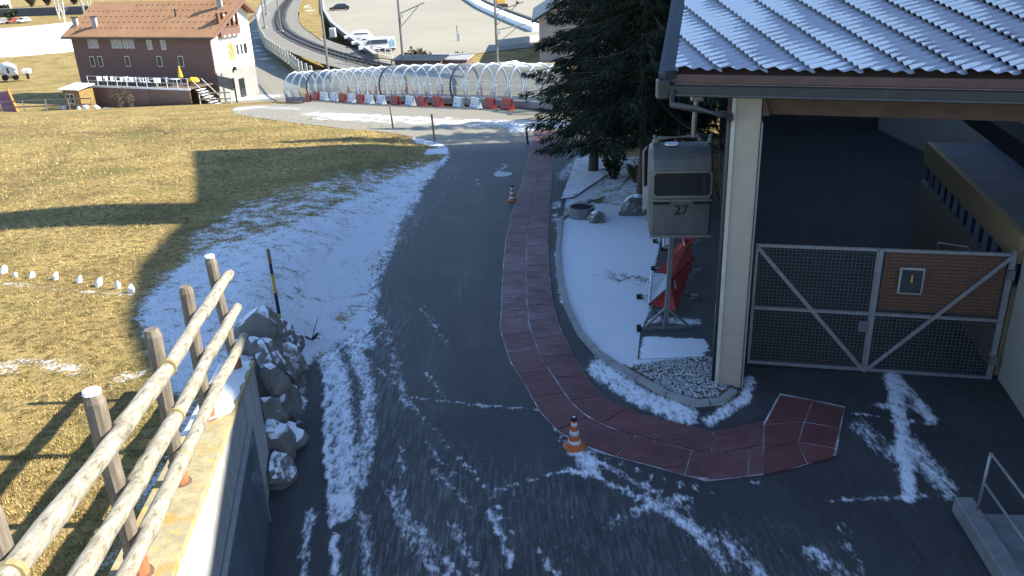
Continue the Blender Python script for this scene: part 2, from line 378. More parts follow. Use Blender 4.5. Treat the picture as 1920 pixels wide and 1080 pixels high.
ground=struct(link('ground',me,mGround)); setattr_(me,'snow',snow_ground(proj(V3),V3))
_P=proj(V3); setattr_(me,'wear_shade',strokes(_P,[([(120,250),(300,246),(450,245)],5,.75),([(0,256),(140,250)],7,.5),([(260,340),(340,348)],4,.6),([(0,360),(90,330),(120,280)],20,.55),([(180,760),(330,700)],18,.5),([(0,900),(120,960)],22,.5),([(560,265),(800,252)],5,.5)]))  # trodden tracks; the last stroke paints the spruce shadow streak

# ------------------------------------------------------------------ asphalt yard and road
road_px=[(440,1500),(512,1200),(508,1080),(500,900),(515,760),(540,690),(575,640),(640,640),(690,610),(694,560),(702,500),(742,425),(800,330),(824,304),(836,291),(841,282),(838,274),(824,268),(800,262),(740,250),(660,243),(560,232),(480,222),(440,214),(432,207),(446,200),(500,196),(560,194),(800,200),(1030,208),(1100,222),(1160,262),(1110,300),(1085,345),(1060,375),(1054,414),(1047,470),(1051,530),(1065,580),(1089,630),(1123,668),(1181,706),(1251,745),(1306,762),(1340,735),(1375,690),(1400,662),(1500,668),(1620,672),(1905,690),(1990,840),(2150,1080),(2400,1500)]
def road_snow(P,V):
    S=[]; A=S.append
    # snow strip between gutter and carriageway, and its broken right rim
    A(([(606,650),(634,700),(642,800),(648,900),(645,960)],32,.70)); A(([(660,650),(690,720),(690,830),(672,900)],24,.60)); A(([(650,640),(690,640)],24,.62))
    A(([(612,700),(612,830),(622,960),(632,1080),(640,1200)],9,.85)); A(([(560,690),(566,760),(556,790)],10,.72)); A(([(585,960),(575,1000),(570,1090)],12,.62))
    A(([(680,970),(690,1090)],16,.55))
    A(([(640,640),(694,612),(697,560),(706,500),(746,425),(804,330),(838,290)],11,.66)); A(([(700,620),(712,520),(750,440)],9,.5))
    # white joint lines
    for pl in ([(640,630),(770,745),(900,760),(1010,768)],[(760,745),(900,900),(960,1000)],[(920,922),(1000,900),(1070,878)],[(690,640),(640,600)],[(1600,775),(1740,795)],[(1160,960),(1440,900)],[(1560,940),(1790,925)]):
        A((pl,3.2,.60))
    # streaks left by tyres
    for pl,w,k in (([(735,925),(770,1010),(830,1090)],26,.52),([(760,960),(860,1080)],18,.50),([(815,880),(880,950)],10,.5),([(920,960),(960,1060)],16,.6),([(850,985),(900,1090)],18,.52),([(800,830),(850,890)],8,.5),([(1010,1030),(1050,1090)],14,.52),([(800,700),(830,740)],8,.5),([(750,840),(760,930)],10,.47),([(790,575),(840,650)],10,.44),([(720,600),(760,760)],22,.41),([(780,760),(800,800)],9,.4),
        ([(1075,840),(1110,870)],30,.72),([(1080,870),(1330,1010)],10,.62),([(1110,860),(1300,960)],12,.52),([(1215,940),(1330,1010)],22,.60),([(1290,975),(1360,1060)],26,.55),([(1360,1010),(1440,1090)],30,.50),([(1130,990),(1210,955)],16,.42),([(1520,1030),(1580,1080)],26,.55),([(1580,990),(1620,1090)],20,.45),([(1060,880),(1100,890)],14,.65),([(1020,770),(1060,830),(1110,850)],7,.6)):
        A((pl,w*.72,k+.02))
    for i in range(8): A(([(1120+i*26,845+i*9),(1085+i*30,885+i*12)],5,.58))
    # by the gate
    A(([(1672,708),(1690,800),(1705,930)],20,.85)); A(([(1690,720),(1750,790)],14,.7)); A(([(1700,830),(1780,920)],26,.62)); A(([(1610,800),(1680,860)],24,.50)); A(([(1640,760),(1740,770)],10,.5))
    # below kerb
    A(([(1050,480),(1062,560),(1100,630),(1180,700)],14,.80)); A(([(1120,690),(1200,745),(1290,780)],26,.74)); A(([(1330,790),(1400,745),(1405,715)],16,.74)); A(([(1043,380),(1050,430)],8,.8))
    A(([(1055,330),(1085,300)],14,.6)); A(([(945,310),(930,330)],6,.6)); A(([(905,325),(900,345)],6,.5))
    # in front of the conveyor: snow painted in streaks, like light between barrier shadows
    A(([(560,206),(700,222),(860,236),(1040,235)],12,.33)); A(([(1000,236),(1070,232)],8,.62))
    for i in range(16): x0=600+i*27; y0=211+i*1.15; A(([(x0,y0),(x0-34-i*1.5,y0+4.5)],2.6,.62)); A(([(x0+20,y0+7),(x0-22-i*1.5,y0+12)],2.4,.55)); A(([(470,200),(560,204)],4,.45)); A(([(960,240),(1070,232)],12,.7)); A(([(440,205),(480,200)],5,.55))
    a=strokes(P,S)
    a=np.maximum(a,.20*polyval(P,[(690,860),(760,800),(1000,880),(1300,940),(1560,940),(1700,1100),(640,1100)],60))
    return np.clip(a-.09,0,1)
def road_sunlit(P,V):
    d=.95*sstep(41,47,V[:,1]); return d*1.0  # lightens the asphalt beyond the shadow edge, as if in sun
def road_frost(P,V):
    a=strokes(P,[([(715,520),(760,430),(850,310)],26,.7),([(740,560),(735,700),(720,800)],40,.65),([(860,560),(900,360),(905,300)],16,.35),([(800,640),(820,760)],30,.35)])
    a=np.maximum(a,.62*polyval(P,[(640,760),(760,780),(960,860),(1100,900),(1330,960),(1560,1020),(1600,1150),(600,1150)],50))
    return np.maximum(a,.10)*(1-sstep(38,44,V[:,1]))*(.35+1.0*(.5+.5*np.sin(V[:,0]*1.3+.6*np.sin(V[:,1]*.8))*np.sin(V[:,1]*.55+V[:,0]*.4)))
_RW=[(wallx(y)-.13,y) for y in (2.5,5,8,WC[1]+.02)]+[(-5.0,13.2),(-4.95,14.2),(-4.7,15.4)]
_rp=_RW+[tuple(gnd(x,y)[:2]) for x,y in road_px[7:]]
road=struct(sheet('road',_rp,mAsph,0.015,((18,.11),(26,.16),(48,.3),(70,.6),(1e9,1.5)),world=True,attrs=dict(snow=road_snow,sunlit=road_sunlit,frost=road_frost)))
# valley road past the restaurant
vr=[(432,207),(446,200),(470,190),(462,160),(470,150),(476,125),(482,100),(480,75),(478,55),(490,30),(505,8),(520,-8),(490,-8),(478,10),(462,32),(470,75),(474,110),(470,140)]
vroad=[(560,192),(500,196),(446,200),(415,196),(400,186),(440,168),(468,150),(472,120),(470,90),(467,60),(472,32),(484,10),(495,-6),(520,-6),(500,14),(488,40),(492,68),(503,92),(522,110),(538,128),(552,146),(562,165)]
vpoly=[at_z(x,y,-8.0)[:2] for x,y in vroad]
struct(sheet('valley_road',vpoly,mAsph,.05,((1e9,2.5),),world=True,attrs=dict(snow=lambda P,V:strokes(P,[([(478,60),(482,90),(510,125)],5,.75),([(520,140),(548,150)],5,.7),([(450,165),(480,160)],5,.6),([(430,185),(520,180)],8,.5)]),sunlit=lambda P,V:np.full(len(P),.92),frost=lambda P,V:np.zeros(len(P)))))
# ------------------------------------------------------------------ red footpath of slabs
PL=[(1003,243),(992,290),(976,350),(960,400),(948,450),(943,500),(940,560),(937,620),(956,680),(988,730),(1010,772),(1050,815),(1120,850),(1205,872),(1325,905),(1430,892),(1500,877),(1568,855)]
PR=[(1040,243),(1038,290),(1035,350),(1031,400),(1028,450),(1029,500),(1035,560),(1046,605),(1076,670),(1110,720),(1136,750),(1162,763),(1202,778),(1262,793),(1336,812),(1432,792),(1462,738),(1585,762)]
WL=np.array([gnd(*p) for p in PL]); WR=np.array([gnd(*p) for p in PR])
fp=[tuple(p[:2]) for p in WL]+[tuple(gnd(x,y)[:2]) for x,y in ((1584,764),(1462,739),(1433,792))]+[tuple(p[:2]) for p in WR[:15][::-1]]
path=struct(sheet('footpath',fp,mJoint,.022,((1e9,.6),),world=True))
cen=(WL+WR)/2; dc=np.r_[0,np.cumsum(np.linalg.norm(np.diff(cen,axis=0),axis=1))]
rows=np.arange(0,dc[-1]+.01,1.08); rows[-1]=dc[-1]; SEND=dc[15]
def LR(s,u): 
    a=np.array([np.interp(s,dc,WL[:,i]) for i in range(2)]); c=np.array([np.interp(s,dc,WR[:,i]) for i in range(2)]); return a+(c-a)*u
for i in range(len(rows)-1):
    for u0,u1 in ((0,.5),(.5,1)):
        off=.0 if u0==0 else .35
        s0=min(max(rows[i]+off*(i>0),0),dc[-1]); s1=min(rows[i+1]+off,dc[-1])
        if s1-s0<.1 or s0>SEND: continue
        s1=min(s1,SEND)
        jw=.014; du=.016
        Pq=[LR(s0+jw,u0+du),LR(s0+jw,u1-du),LR((s0+s1)/2,u1-du),LR(s1-jw,u1-du),LR(s1-jw,u0+du),LR((s0+s1)/2,u0+du)]
        top=[G(p[0],p[1],.048+random.uniform(-.003,.003)) for p in Pq]
        o=MB().prism([p-[0,0,.022] for p in top],(0,0,.022)).build('paving_slab',mRed,path)
        yy=float(np.mean([p[1] for p in Pq])); setattr_(o.data,'frost',np.full(len(o.data.vertices),float(sstep(15,20,yy)*.75+.28)*(1-float(sstep(36,40,yy))*.6)))
for q in ([(1436,793),(1463,741),(1522,751),(1508,788)],[(1525,752),(1583,764),(1574,800),(1511,789)],[(1434,796),(1506,791),(1496,826),(1433,842)],[(1509,792),(1573,803),(1566,838),(1499,826)],[(1432,845),(1495,829),(1512,868),(1431,890)],[(1498,829),(1565,841),(1561,857),(1515,867)]):
    top=[gnd(x,y,.048) for x,y in q]; o=MB().prism([p-[0,0,.022] for p in top],(0,0,.022)).build('paving_slab',mRed,path); setattr_(o.data,'frost',np.full(len(o.data.vertices),.1))
# ------------------------------------------------------------------ snowy lawn, kerb, gravel, paving by the hall
kerb_px=[(1108,378),(1052,414),(1046,470),(1050,530),(1064,580),(1088,630),(1122,668),(1180,706),(1250,745),(1305,762),(1352,758),(1376,738)]
KW=np.array([gnd(*p) for p in kerb_px]); KS=interp_poly(KW,step=.1)
kerb=thing('kerb','curved grey kerb of long stones round the snowy lawn beside the red path','kerb',tuple(KS[len(KS)//2]))
base=KS[len(KS)//2]
for i in range(0,len(KS)-2,9):
    q=KS[i:i+10]; mb=MB(); T=np.gradient(q,axis=0)[:,:2]; T/=np.linalg.norm(T,axis=1)[:,None]; nrm=np.c_[-T[:,1],T[:,0]]
    top=[];bot=[];V=[];Fc=[]
    for j in range(len(q)):
        sh=.012*(1 if j not in(0,len(q)-1) else 0)
        for w,z in ((-.075,-.1),(-.07,.115),(.07,.12),(.075,-.1)):
            p=q[j].copy(); p[:2]+=nrm[j]*w
            if j==0: p[:2]+=T[j]*.012
            if j==len(q)-1: p[:2]-=T[j]*.012
            p[2]=q[j][2]+z; V.append(p-base)
    for j in range(len(q)-1):
        for k in range(4): Fc.append((j*4+k,j*4+(k+1)%4,j*4+4+(k+1)%4,j*4+4+k))
    Fc+=[(0,1,2,3),tuple(len(V)-1-k for k in range(4))]
    mb.add(V,Fc).build('kerb_stone',mConc,kerb)
lawn_px=kerb_px+[(1372,690),(1330,640),(1335,560),(1345,420),(1300,350),(1240,300),(1180,330),(1150,365)]
def lawn_snow(P,V):
    a=.84*polyval(P,[(1052,414),(1108,378),(1180,385),(1240,400),(1240,450),(1225,520),(1222,570),(1215,600),(1260,625),(1325,640),(1320,672),(1250,676),(1180,690),(1120,668),(1064,580),(1046,470)],9)
    a=np.maximum(a,.6*polyval(P,[(1120,370),(1200,320),(1240,340),(1240,400),(1160,400)],14))
    a=np.minimum(a,1-.75*strokes(P,[([(1140,515),(1215,530)],16,.62),([(1110,520),(1150,505)],8,.5)]))
    return a
struct(sheet('lawn',lawn_px,mLawn,.05,((1e9,.16),),attrs=dict(snow=lawn_snow)))
mPave,t,b=newmat('grey_pavers'); v=posvec(t); br=N(t,'ShaderNodeTexBrick'); t.links.new(v,br.inputs['Vector']); br.inputs['Scale'].default_value=5; br.inputs['Color1'].default_value=c4((.085,.085,.085)); br.inputs['Color2'].default_value=c4((.12,.12,.118)); br.inputs['Mortar'].default_value=c4((.045,.045,.045)); br.inputs['Mortar Size'].default_value=.03
g=mixc(t,math_(t,'MULTIPLY',noise(t,v,3),.6),br.outputs[0],(.06,.062,.062)); mk,n2=snowmix(t,b,'snow',g,v,.9,4); bump(t,b,br.outputs[1],-.4,.01)
struct(sheet('paving',[(1243,430),(1226,520),(1222,575),(1212,600),(1200,628),(1195,678),(1345,672),(1362,640),(1372,440),(1330,330),(1260,380)],mPave,.062,((1e9,.2),),attrs=dict(snow=lambda P,V:np.maximum(.95*polyval(P,[(1202,630),(1325,636),(1326,668),(1196,678)],6),.55*strokes(P,[([(1225,598),(1310,604)],12,1),([(1224,520),(1216,610)],6,1)])))))
# gravel bed (one heap of pebbles)
gp=[(1182,690),(1250,680),(1340,674),(1362,690),(1372,725),(1345,748),(1300,752),(1245,735)]
mGrav=M('gravel_pebble',(.78,.79,.80),(.16,.165,.17),22,.85,obj=False)
gw=np.array([gnd(*p)[:2] for p in gp]); lo=gw.min(0);hi=gw.max(0); mb=MB(); cnt=0
while cnt<1500:
    p=RNG.uniform(lo,hi)
    if not inpoly(p[None],gw)[0]: continue
    cnt+=1; r=random.uniform(.02,.05); z=float(tz(*p))+.06+random.uniform(-.01,.02); R=Matrix.Rotation(random.uniform(0,6.28),3,'Z')
    oc=[(1,0,0),(-1,0,0),(0,.8,0),(0,-.8,0),(0,0,.6),(0,0,-.6)]
    V=[np.array(R@Vector(k))*r*random.uniform(.8,1.2)+[p[0],p[1],z] for k in oc]
    mb.add(V,[(0,2,4),(2,1,4),(1,3,4),(3,0,4),(2,0,5),(1,2,5),(3,1,5),(0,3,5)])
tag(mb.build('gravel',mGrav,None,fix=False),'loose pale gravel bed inside the kerb at the foot of the beige column','gravel',kind='stuff')
# ------------------------------------------------------------------ station hall
cb=gnd(1362,722); gL=gnd(1398,684); gR=gnd(1853,711)
gd=(gR-gL)[:2]; gw_=np.linalg.norm(gd); gd=np.array([*(gd/gw_),0]); gn=np.array([-gd[1],gd[0],0])      # gate run, into the hall
A=at_z(1267,133,6.3); B=at_z(1920,142,6.3); ee=(B-A)/np.linalg.norm(B-A); upd=np.array([-ee[1],ee[0],0]); SLP=math.radians(16.5)
UU=upd*math.cos(SLP)+np.array([0,0,math.sin(SLP)]); RN=np.cross(ee,UU)
hall=thing('station_hall','open station hall with snow-dusted corrugated roof, beige column and dark interior','building',tuple(cb))
def rel(p): return np.asarray(p,float)-cb
def rp(s,u,h=0): return rel(A+ee*s+UU*u+RN*h)
Lp=at_plane(1285,2,A,RN); ls,lu=(Lp-A)@ee,(Lp-A)@UU; lk=ls/lu         # left edge: s=lk*u
# roof deck
UMAX=9.; SMAX=13.
mb=MB(); poly=[rp(0,0,-.14),rp(SMAX,0,-.14),rp(SMAX,UMAX,-.14),rp(lk*UMAX,UMAX,-.14)]
mb.prism(poly,RN*.08).build('roof_deck',mBeam,hall)
# corrugated sheets in slanting courses
ra=math.radians(43); ca=math.radians(-57.5); rd=np.array([math.cos(ra),math.sin(ra)]); cdv=np.array([math.cos(ca),math.sin(ca)])
LC=.66; PITCH=.172; NR=6
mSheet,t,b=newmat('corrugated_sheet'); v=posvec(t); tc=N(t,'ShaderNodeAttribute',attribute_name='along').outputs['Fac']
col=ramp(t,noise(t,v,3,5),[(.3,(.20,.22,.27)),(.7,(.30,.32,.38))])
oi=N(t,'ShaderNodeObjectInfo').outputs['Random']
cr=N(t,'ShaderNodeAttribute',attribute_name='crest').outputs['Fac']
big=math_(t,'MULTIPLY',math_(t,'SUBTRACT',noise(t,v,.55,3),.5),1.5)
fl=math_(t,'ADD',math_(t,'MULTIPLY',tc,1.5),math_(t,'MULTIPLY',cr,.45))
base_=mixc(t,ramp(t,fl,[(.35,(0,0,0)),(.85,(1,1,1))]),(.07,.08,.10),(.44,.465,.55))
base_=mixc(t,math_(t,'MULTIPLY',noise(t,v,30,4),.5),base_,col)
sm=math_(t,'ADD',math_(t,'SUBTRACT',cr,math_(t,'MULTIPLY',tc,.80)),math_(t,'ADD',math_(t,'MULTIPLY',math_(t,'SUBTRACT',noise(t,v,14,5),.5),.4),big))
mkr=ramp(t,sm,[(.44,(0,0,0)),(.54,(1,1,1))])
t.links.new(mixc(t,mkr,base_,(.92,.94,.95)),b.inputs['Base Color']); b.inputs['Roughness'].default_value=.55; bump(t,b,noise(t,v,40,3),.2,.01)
def sheet_mesh(s0,u0,i0):
    "one sheet: NR ribs wide, LC+overlap long, clipped to the roof outline"
    V=[];Fc=[];al=[];cr=[]; nw=NR*6
    for j,tt in enumerate((0,.5,1.)):
        for i in range(nw+1):
            w=i/6*PITCH; h=.05*(.5+.5*math.cos(2*math.pi*i/6)); L=tt*(LC+.10)
            q=np.array([s0,u0])+rd*L+cdv*w
            lift=.012+.08*(1-tt)+h
            V.append((q[0],q[1],lift)); al.append(tt); cr.append(.5+.5*math.cos(2*math.pi*(i-1)/6))
    n=nw+1
    for j in range(2):
        for i in range(nw): Fc.append((j*n+i,j*n+i+1,(j+1)*n+i+1,(j+1)*n+i))
    return V,Fc,al,cr
P0=np.array([0,0.])
cnt=0
for a_ in range(-14,26):
    for b_ in range(-10,14):
        o0=np.array([-.15,.1])+rd*LC*a_+cdv*PITCH*NR*b_+cdv*.35*((a_*7)%3)
        V,Fc,al,cr=sheet_mesh(o0[0],o0[1],0)
        Q=np.array(V); ins=(Q[:,1]>-.06)&(Q[:,0]>lk*Q[:,1]-.02)&(Q[:,0]<SMAX-1.5)&(Q[:,1]<6.2)
        if not ins.any(): continue
        ctr=proj(A+ee*Q[:,0].mean()+UU*Q[:,1].mean())
        if ctr[0]>2900 or ctr[1]<-260: continue
        me=bpy.data.meshes.new('roof_sheet'); me.from_pydata([tuple(rp(x,y,h)) for x,y,h in V],[],Fc)
        setattr_(me,'along',al); setattr_(me,'crest',cr)
        if not ins.all():
            bm=bmesh.new(); bm.from_mesh(me)
            for pc,pn in ((rp(0,-.05),UU),(rp(0,0),ee-UU*lk)):
                bmesh.ops.bisect_plane(bm,geom=bm.verts[:]+bm.edges[:]+bm.faces[:],plane_co=Vector(pc),plane_no=Vector(pn),clear_inner=True)
            bm.to_mesh(me); bm.free()
        if not len(me.polygons): continue
        me.polygons.foreach_set('use_smooth',[True]*len(me.polygons))
        if sum(p.normal.z for p in me.polygons)<0: me.flip_normals()
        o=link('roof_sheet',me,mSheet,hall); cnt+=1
print('roof sheets',cnt)
# eave boards and gutter
def eave(name,off,z0,z1,th,mat,s0=-.12,s1=SMAX):
    p=rel(A+ee*s0-upd*off); q=rel(A+ee*s1-upd*off)
    return MB().beam(p+[0,0,(z0+z1)/2],q+[0,0,(z0+z1)/2],th,abs(z1-z0)).build(name,mat,hall,bevel=.008)
eave('fascia_board',.03,-.20,-.05,.05,M('red_brown_board',(.16,.09,.075),(.10,.062,.055),3,.7))
eave('eave_trim',.055,-.222,-.204,.075,M('rusty_edge',(.30,.20,.15),(.2,.14,.11),6,.6),.0)
eave('gutter',.10,-.42,-.226,.17,mDark)
eave('gutter_lip',.205,-.40,-.37,.03,M('gutter_lip',(.12,.13,.135),None,3,.4,.4),.0)
eave('soffit_beam',-.45,-.78,-.44,.22,mBeam,.9)
# left edge flashing
p=rp(-.07,-.1,-.03); q=rp(lk*7-.07,7,-.03); MB().beam(p,q,.2,.16,RN).build('edge_flashing',mDark,hall)
p=rp(-.22,-.12,-.16); q=rp(lk*7-.22,7,-.16); MB().beam(p,q,.13,.3,RN).build('side_gutter',M('side_gutter',(.085,.095,.105),None,3,.5,.3),hall)
MB().box(rel(A-ee*.2-upd*.1)+[0,0,-.30],(.22,.28,.34)).build('gutter_end',mDark,hall,bevel=.02)
# column
Rg=np.stack([gd,gn,[0,0,1]],1); CH=5.93
MB().box([0.06,0.05,CH/2],(.46,.34,CH),Rg).build('column',mBeige,hall,bevel=.01)
MB().box(-gd*.205-gn*.13+np.array([0,0,CH/2]),(.07,.03,CH-.02),Rg).build('column_edge',mCream,hall)
MB().box(-gd*.215+gn*.02+np.array([0,0,CH/2]),(.03,.22,CH-.04),Rg).build('column_edge',mCream,hall)
MB().prism([gd*.29-gn*.14+np.array([0,0,5.55]),gd*.29-gn*.14+np.array([0,0,5.95]),gd*.42-gn*.14+np.array([0,0,5.55])],gn*.3).build('bracket',mBeam,hall)
MB().box(gd*.30+gn*.0+np.array([0,0,2.72]),(.03,.33,5.4),Rg).build('column_trim',M('grey_trim',(.30,.29,.30),None,3,.6),hall)
# down pipe
pb=at_z(1339,712,.05)
dp=[at_z(1260,196,5.75),at_z(1310,206,5.72),at_z(1350,213,5.7),at_z(1366,224,5.62)]
yv=dp[-1]; tb=np.array([pb[0],pb[1],5.3]); dp=[dp[0]+[0,-.0,.25],dp[0],dp[1],dp[2],(dp[3]+[pb[0],pb[1],5.55])/2,tb+[0,0,.1],tb,np.array([pb[0],pb[1],3.]),np.array([pb[0],pb[1],.05])]
MB().tube([rel(p) for p in dp],.06,10).build('downpipe',M('dark_pipe',(.07,.068,.068),None,3,.5,.2),hall,smooth=True)
# walls, floor and platform inside
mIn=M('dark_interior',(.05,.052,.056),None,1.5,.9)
hw=cb+gd*.3; n2=np.array([.235,.972,0]); n2/=np.linalg.norm(n2); e2=np.array([n2[1],-n2[0],0])
DEPTH=25.
def wallq(name,p,q,z0,z1,th,mat):
    p=np.asarray(p,float);q=np.asarray(q,float); return MB().beam(rel(p)*[1,1,0]+[0,0,(z0+z1)/2],rel(q)*[1,1,0]+[0,0,(z0+z1)/2],th,z1-z0).build(name,mat,hall)
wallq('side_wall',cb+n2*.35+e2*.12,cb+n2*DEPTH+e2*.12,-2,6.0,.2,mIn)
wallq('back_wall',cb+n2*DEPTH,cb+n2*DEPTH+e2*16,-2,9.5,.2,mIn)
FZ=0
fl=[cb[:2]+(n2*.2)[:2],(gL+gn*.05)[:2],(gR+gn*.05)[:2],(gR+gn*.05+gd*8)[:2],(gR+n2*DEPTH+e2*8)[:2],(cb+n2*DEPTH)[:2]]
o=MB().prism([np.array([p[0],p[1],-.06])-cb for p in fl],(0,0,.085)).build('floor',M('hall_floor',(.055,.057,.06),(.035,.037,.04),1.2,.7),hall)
# right hand platform wall
W0=gR+gd*.12; wn=e2
def hz(x,y): return at_plane(x,y,W0,wn)
h1=hz(1836,463); h2=hz(1878,469); h3=hz(1917,435); hf=hz(1764,262)
zs,zb_,zt_=float(h1[2]),float(h2[2]),float(h3[2]); LF=float((hf-W0)@n2)
print('platform',zs,zb_,zt_,LF)
zs=min(max(zs,1.4),2.4); zb_=max(zb_,zs+.5); zt_=max(zt_,zb_+.3); LF=min(max(LF,8),20)
wallq('platform_wall',W0+n2*.1+e2*.1,W0+n2*LF+e2*.1,0,zs,.2,M('shaded_plaster',(.36,.28,.20),(.30,.235,.17),1.2,.85))
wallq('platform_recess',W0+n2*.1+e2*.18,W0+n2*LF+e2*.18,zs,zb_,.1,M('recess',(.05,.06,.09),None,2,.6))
for i in range(int(LF/.62)):
    p=W0+n2*(.4+i*.62)+e2*.06; MB().box(rel(p)*[1,1,0]+[0,0,(zs+zb_)/2],(.10,.06,zb_-zs),Rg).build('fin',M('fin_grey',(.24,.27,.33),None,3,.5),hall)
wallq('platform_coping',W0+n2*.1+e2*.05,W0+n2*LF+e2*.05,zb_,zt_,.14,M('ochre_coping',(.42,.29,.145),(.34,.24,.13),1.5,.75))
MB().prism([rel(p)*[1,1,0]+[0,0,zt_-.12] for p in (W0+e2*.13,W0+e2*7,W0+n2*LF+e2*7,W0+n2*LF+e2*.13)],(0,0,.1)).build('platform_floor',M('platform_floor',(.16,.18,.22),(.11,.125,.15),1.5,.6),hall)
wallq('inner_wall',W0+e2*5.2+n2*.2,W0+e2*5.2+n2*(DEPTH-1),-.5,7,.2,mIn)
MB().prism([rel(p)*[1,1,0]+[0,0,zt_] for p in (W0+n2*4+e2*1.6,W0+n2*4+e2*2.3,W0+n2*11+e2*2.3,W0+n2*11+e2*1.6)],(0,0,.5)).build('platform_bench',mBlack,hall)
# outer wall that bounds the yard
ow=thing('yard_wall','pale plastered wall running out from the right gate post','wall',tuple(gR+gd*.1))
MB().beam(np.array([.12,0,1.6])+gd*.08-n2*.02,np.array([.12,0,1.6])+gd*.08-n2*9,.25,3.2).build('wall_face',mBeigeW,ow)
MB().beam(np.array([.12,0,3.23])+gd*.08-n2*.02,np.array([.12,0,3.23])+gd*.08-n2*9,.3,.06).build('coping',mConc,ow)
# tall unseen block added behind the hall, roofline shaped to shade the yard
TE=math.tan(math.radians(SUN_EL)); prof=[(-14,14.4),(0,15.0),(7,16.4),(10.5,17.3),(16,19.0),(21,19.8),(29,20.0),(36,21.3),(44.0,22.8)]
sb=thing('shadow_block','unseen plastered block added behind the corrugated hall roof to cast shade','building',(18,14,0))
XB=17.
pr=[(0,y-14,z+(XB-16)*TE) for y,z in prof]; MB().prism([(-1,-28,-1)]+[(-1,p[1],p[2]) for p in pr]+[(-1,30,-1)],(12,0,0)).build('block',mBeigeW,sb)
for fl_ in range(4):
    for k in range(9):
        MB().box((-1.03,-12+k*4.2,4+fl_*3.2),(.1,1.2,1.5)).build('window',mPane,sb)
MB().box((8,14.2,17),(4,3.4,36)).build('shadow_tower',mConcD,sb)  # unseen tower added to cast the shadow band over the meadow
# ------------------------------------------------------------------ mesh gate
GH=2.77
gate=thing('mesh_gate','closed two-leaf galvanised mesh gate with diagonal braces across the hall opening','gate',tuple(gL))
gp_=lambda s,z,o=0: gd*s+np.array([0,0,z])-gn*o
gm=np.linalg.norm((gnd(1618,696)-gL)[:2])
def leaf(s0,s1,diag,kk):
    lf=MB(); r=.055
    for a_,b_ in ((gp_(s0,.05),gp_(s0,GH)),(gp_(s1,.05),gp_(s1,GH)),(gp_(s0,.08),gp_(s1,.08)),(gp_(s0,GH-.03),gp_(s1,GH-.03)),(gp_(s0,GH*.49),gp_(s1,GH*.49))):
        lf.beam(a_,b_,r,r,up=gn)
    fr=lf.build('leaf_frame',mSteel,gate)
    d0,d1=((s0,GH-.05),(s1,.1)) if diag>0 else ((s0,.1),(s1,GH-.05))
    MB().beam(gp_(*d0,.05),gp_(*d1,.05),.075,.03,up=gn).build('brace',mSteel,gate)
    w=MB(); n=int((s1-s0)/.075); 
    for i in range(1,n): s=s0+(s1-s0)*i/n; w.beam(gp_(s,.08,-.012),gp_(s,GH-.03,-.012),.014,.010,up=gn)
    m=int(GH/.075)
    for i in range(1,m): z=.08+(GH-.11)*i/m; w.beam(gp_(s0,z,.0),gp_(s1,z,.0),.012,.014,up=gn)
    tag(w.build('wire_mesh',M('mesh_wire',(.12,.125,.13),None,9,.5,.4,0),gate,fix=False),kind='stuff')
leaf(.05,gm-.03,1,0); leaf(gm+.04,gw_-.03,-1,1)
MB().beam(gp_(gm+.005,.04,.03),gp_(gm+.005,GH,.03),.06,.06,up=gn).build('meeting_post',mSteel,gate)
MB().beam(gp_(gw_,0),gp_(gw_,GH+.05),.08,.1,up=gn).build('hinge_post',mSteel,gate)
pn=MB().box(gp_((gm+gw_)/2+.02,GH*.75,-.05),(gw_-gm-.2,.02,GH*.46),Rg).build('solid_panel',M('orange_brown_panel',(.36,.15,.065),(.26,.11,.05),4,.6,obj=False),gate)
sgc=at_plane(1707,525,gL,gn)-gL
MB().box(sgc-gn*.06,(.46,.03,.56),Rg).build('notice_frame',M('pale_frame',(.5,.5,.48),None,4,.5),gate,bevel=.01)
nb=MB().box(sgc-gn*.085,(.38,.02,.48),Rg).build('notice_board',M('notice_dark',(.06,.065,.07),None,4,.3),gate)
MB().box(sgc-gn*.10+[0,0,.06],(.035,.008,.16),Rg).build('yellow_mark',M('yellow_mark',(.65,.52,.04),None,4,.5),nb)
MB().box(at_plane(1618,610,gL,gn)-gL-gn*.05,(.2,.06,.24),Rg).build('lock_box',mGrey,gate,bevel=.01)
for z in (.5,2.35): MB().box(gp_(gw_-.0,z,.07),(.12,.05,.2),Rg).build('hinge',mGrey,gate)
MB().tube([at_plane(1758,470,gL+gn*.5,gn)-gL,at_plane(1758,455,gL+gn*.5,gn)-gL,at_plane(1815,463,gL+gn*.5,gn)-gL,at_plane(1815,478,gL+gn*.5,gn)-gL],.018,6).build('handle_bar',mSteel,gate)
# ------------------------------------------------------------------ low wall, step and handrail at the right
s0=at_z(1789,930,.28); s1=at_z(1884,1080,.28); s2=at_z(1820,925,.28)
lw=thing('low_wall','low concrete upstand wall carrying a thin handrail beside the yard','wall',(s0[0],s0[1],0))
d_=(s1-s0)*[1,1,0]; d_/=np.linalg.norm(d_); pr_=np.array([-d_[1],d_[0],0])*(1 if (s2-s0)@np.array([-d_[1],d_[0],0])>0 else -1)
R_=np.stack([d_,pr_,[0,0,1]],1)
MB().box(d_*2.5+pr_*.14+[0,0,.14],(5,.28,.28),R_).build('upstand',mConcD,lw,bevel=.02)
MB().box(d_*2.4+pr_*1.1+[0,0,.06],(4.4,1.6,.12),R_).build('step',mConcD,lw,bevel=.01)
MB().box(d_*2.9+pr_*1.3+[0,0,.11],(3.2,1.2,.2),R_).build('step',mConcD,lw,bevel=.01)
hb=at_z(1832,958,.28); hh,hl_=above(hb,1858,850)
hr=thing('handrail','thin galvanised handrail with mid rail standing on the low concrete wall','handrail',tuple(hb))
q1=d_*.0; 
MB().tube([(0,0,0),(hl_,0,hh)],.022,8).build('post',mSteel,hr,smooth=True)
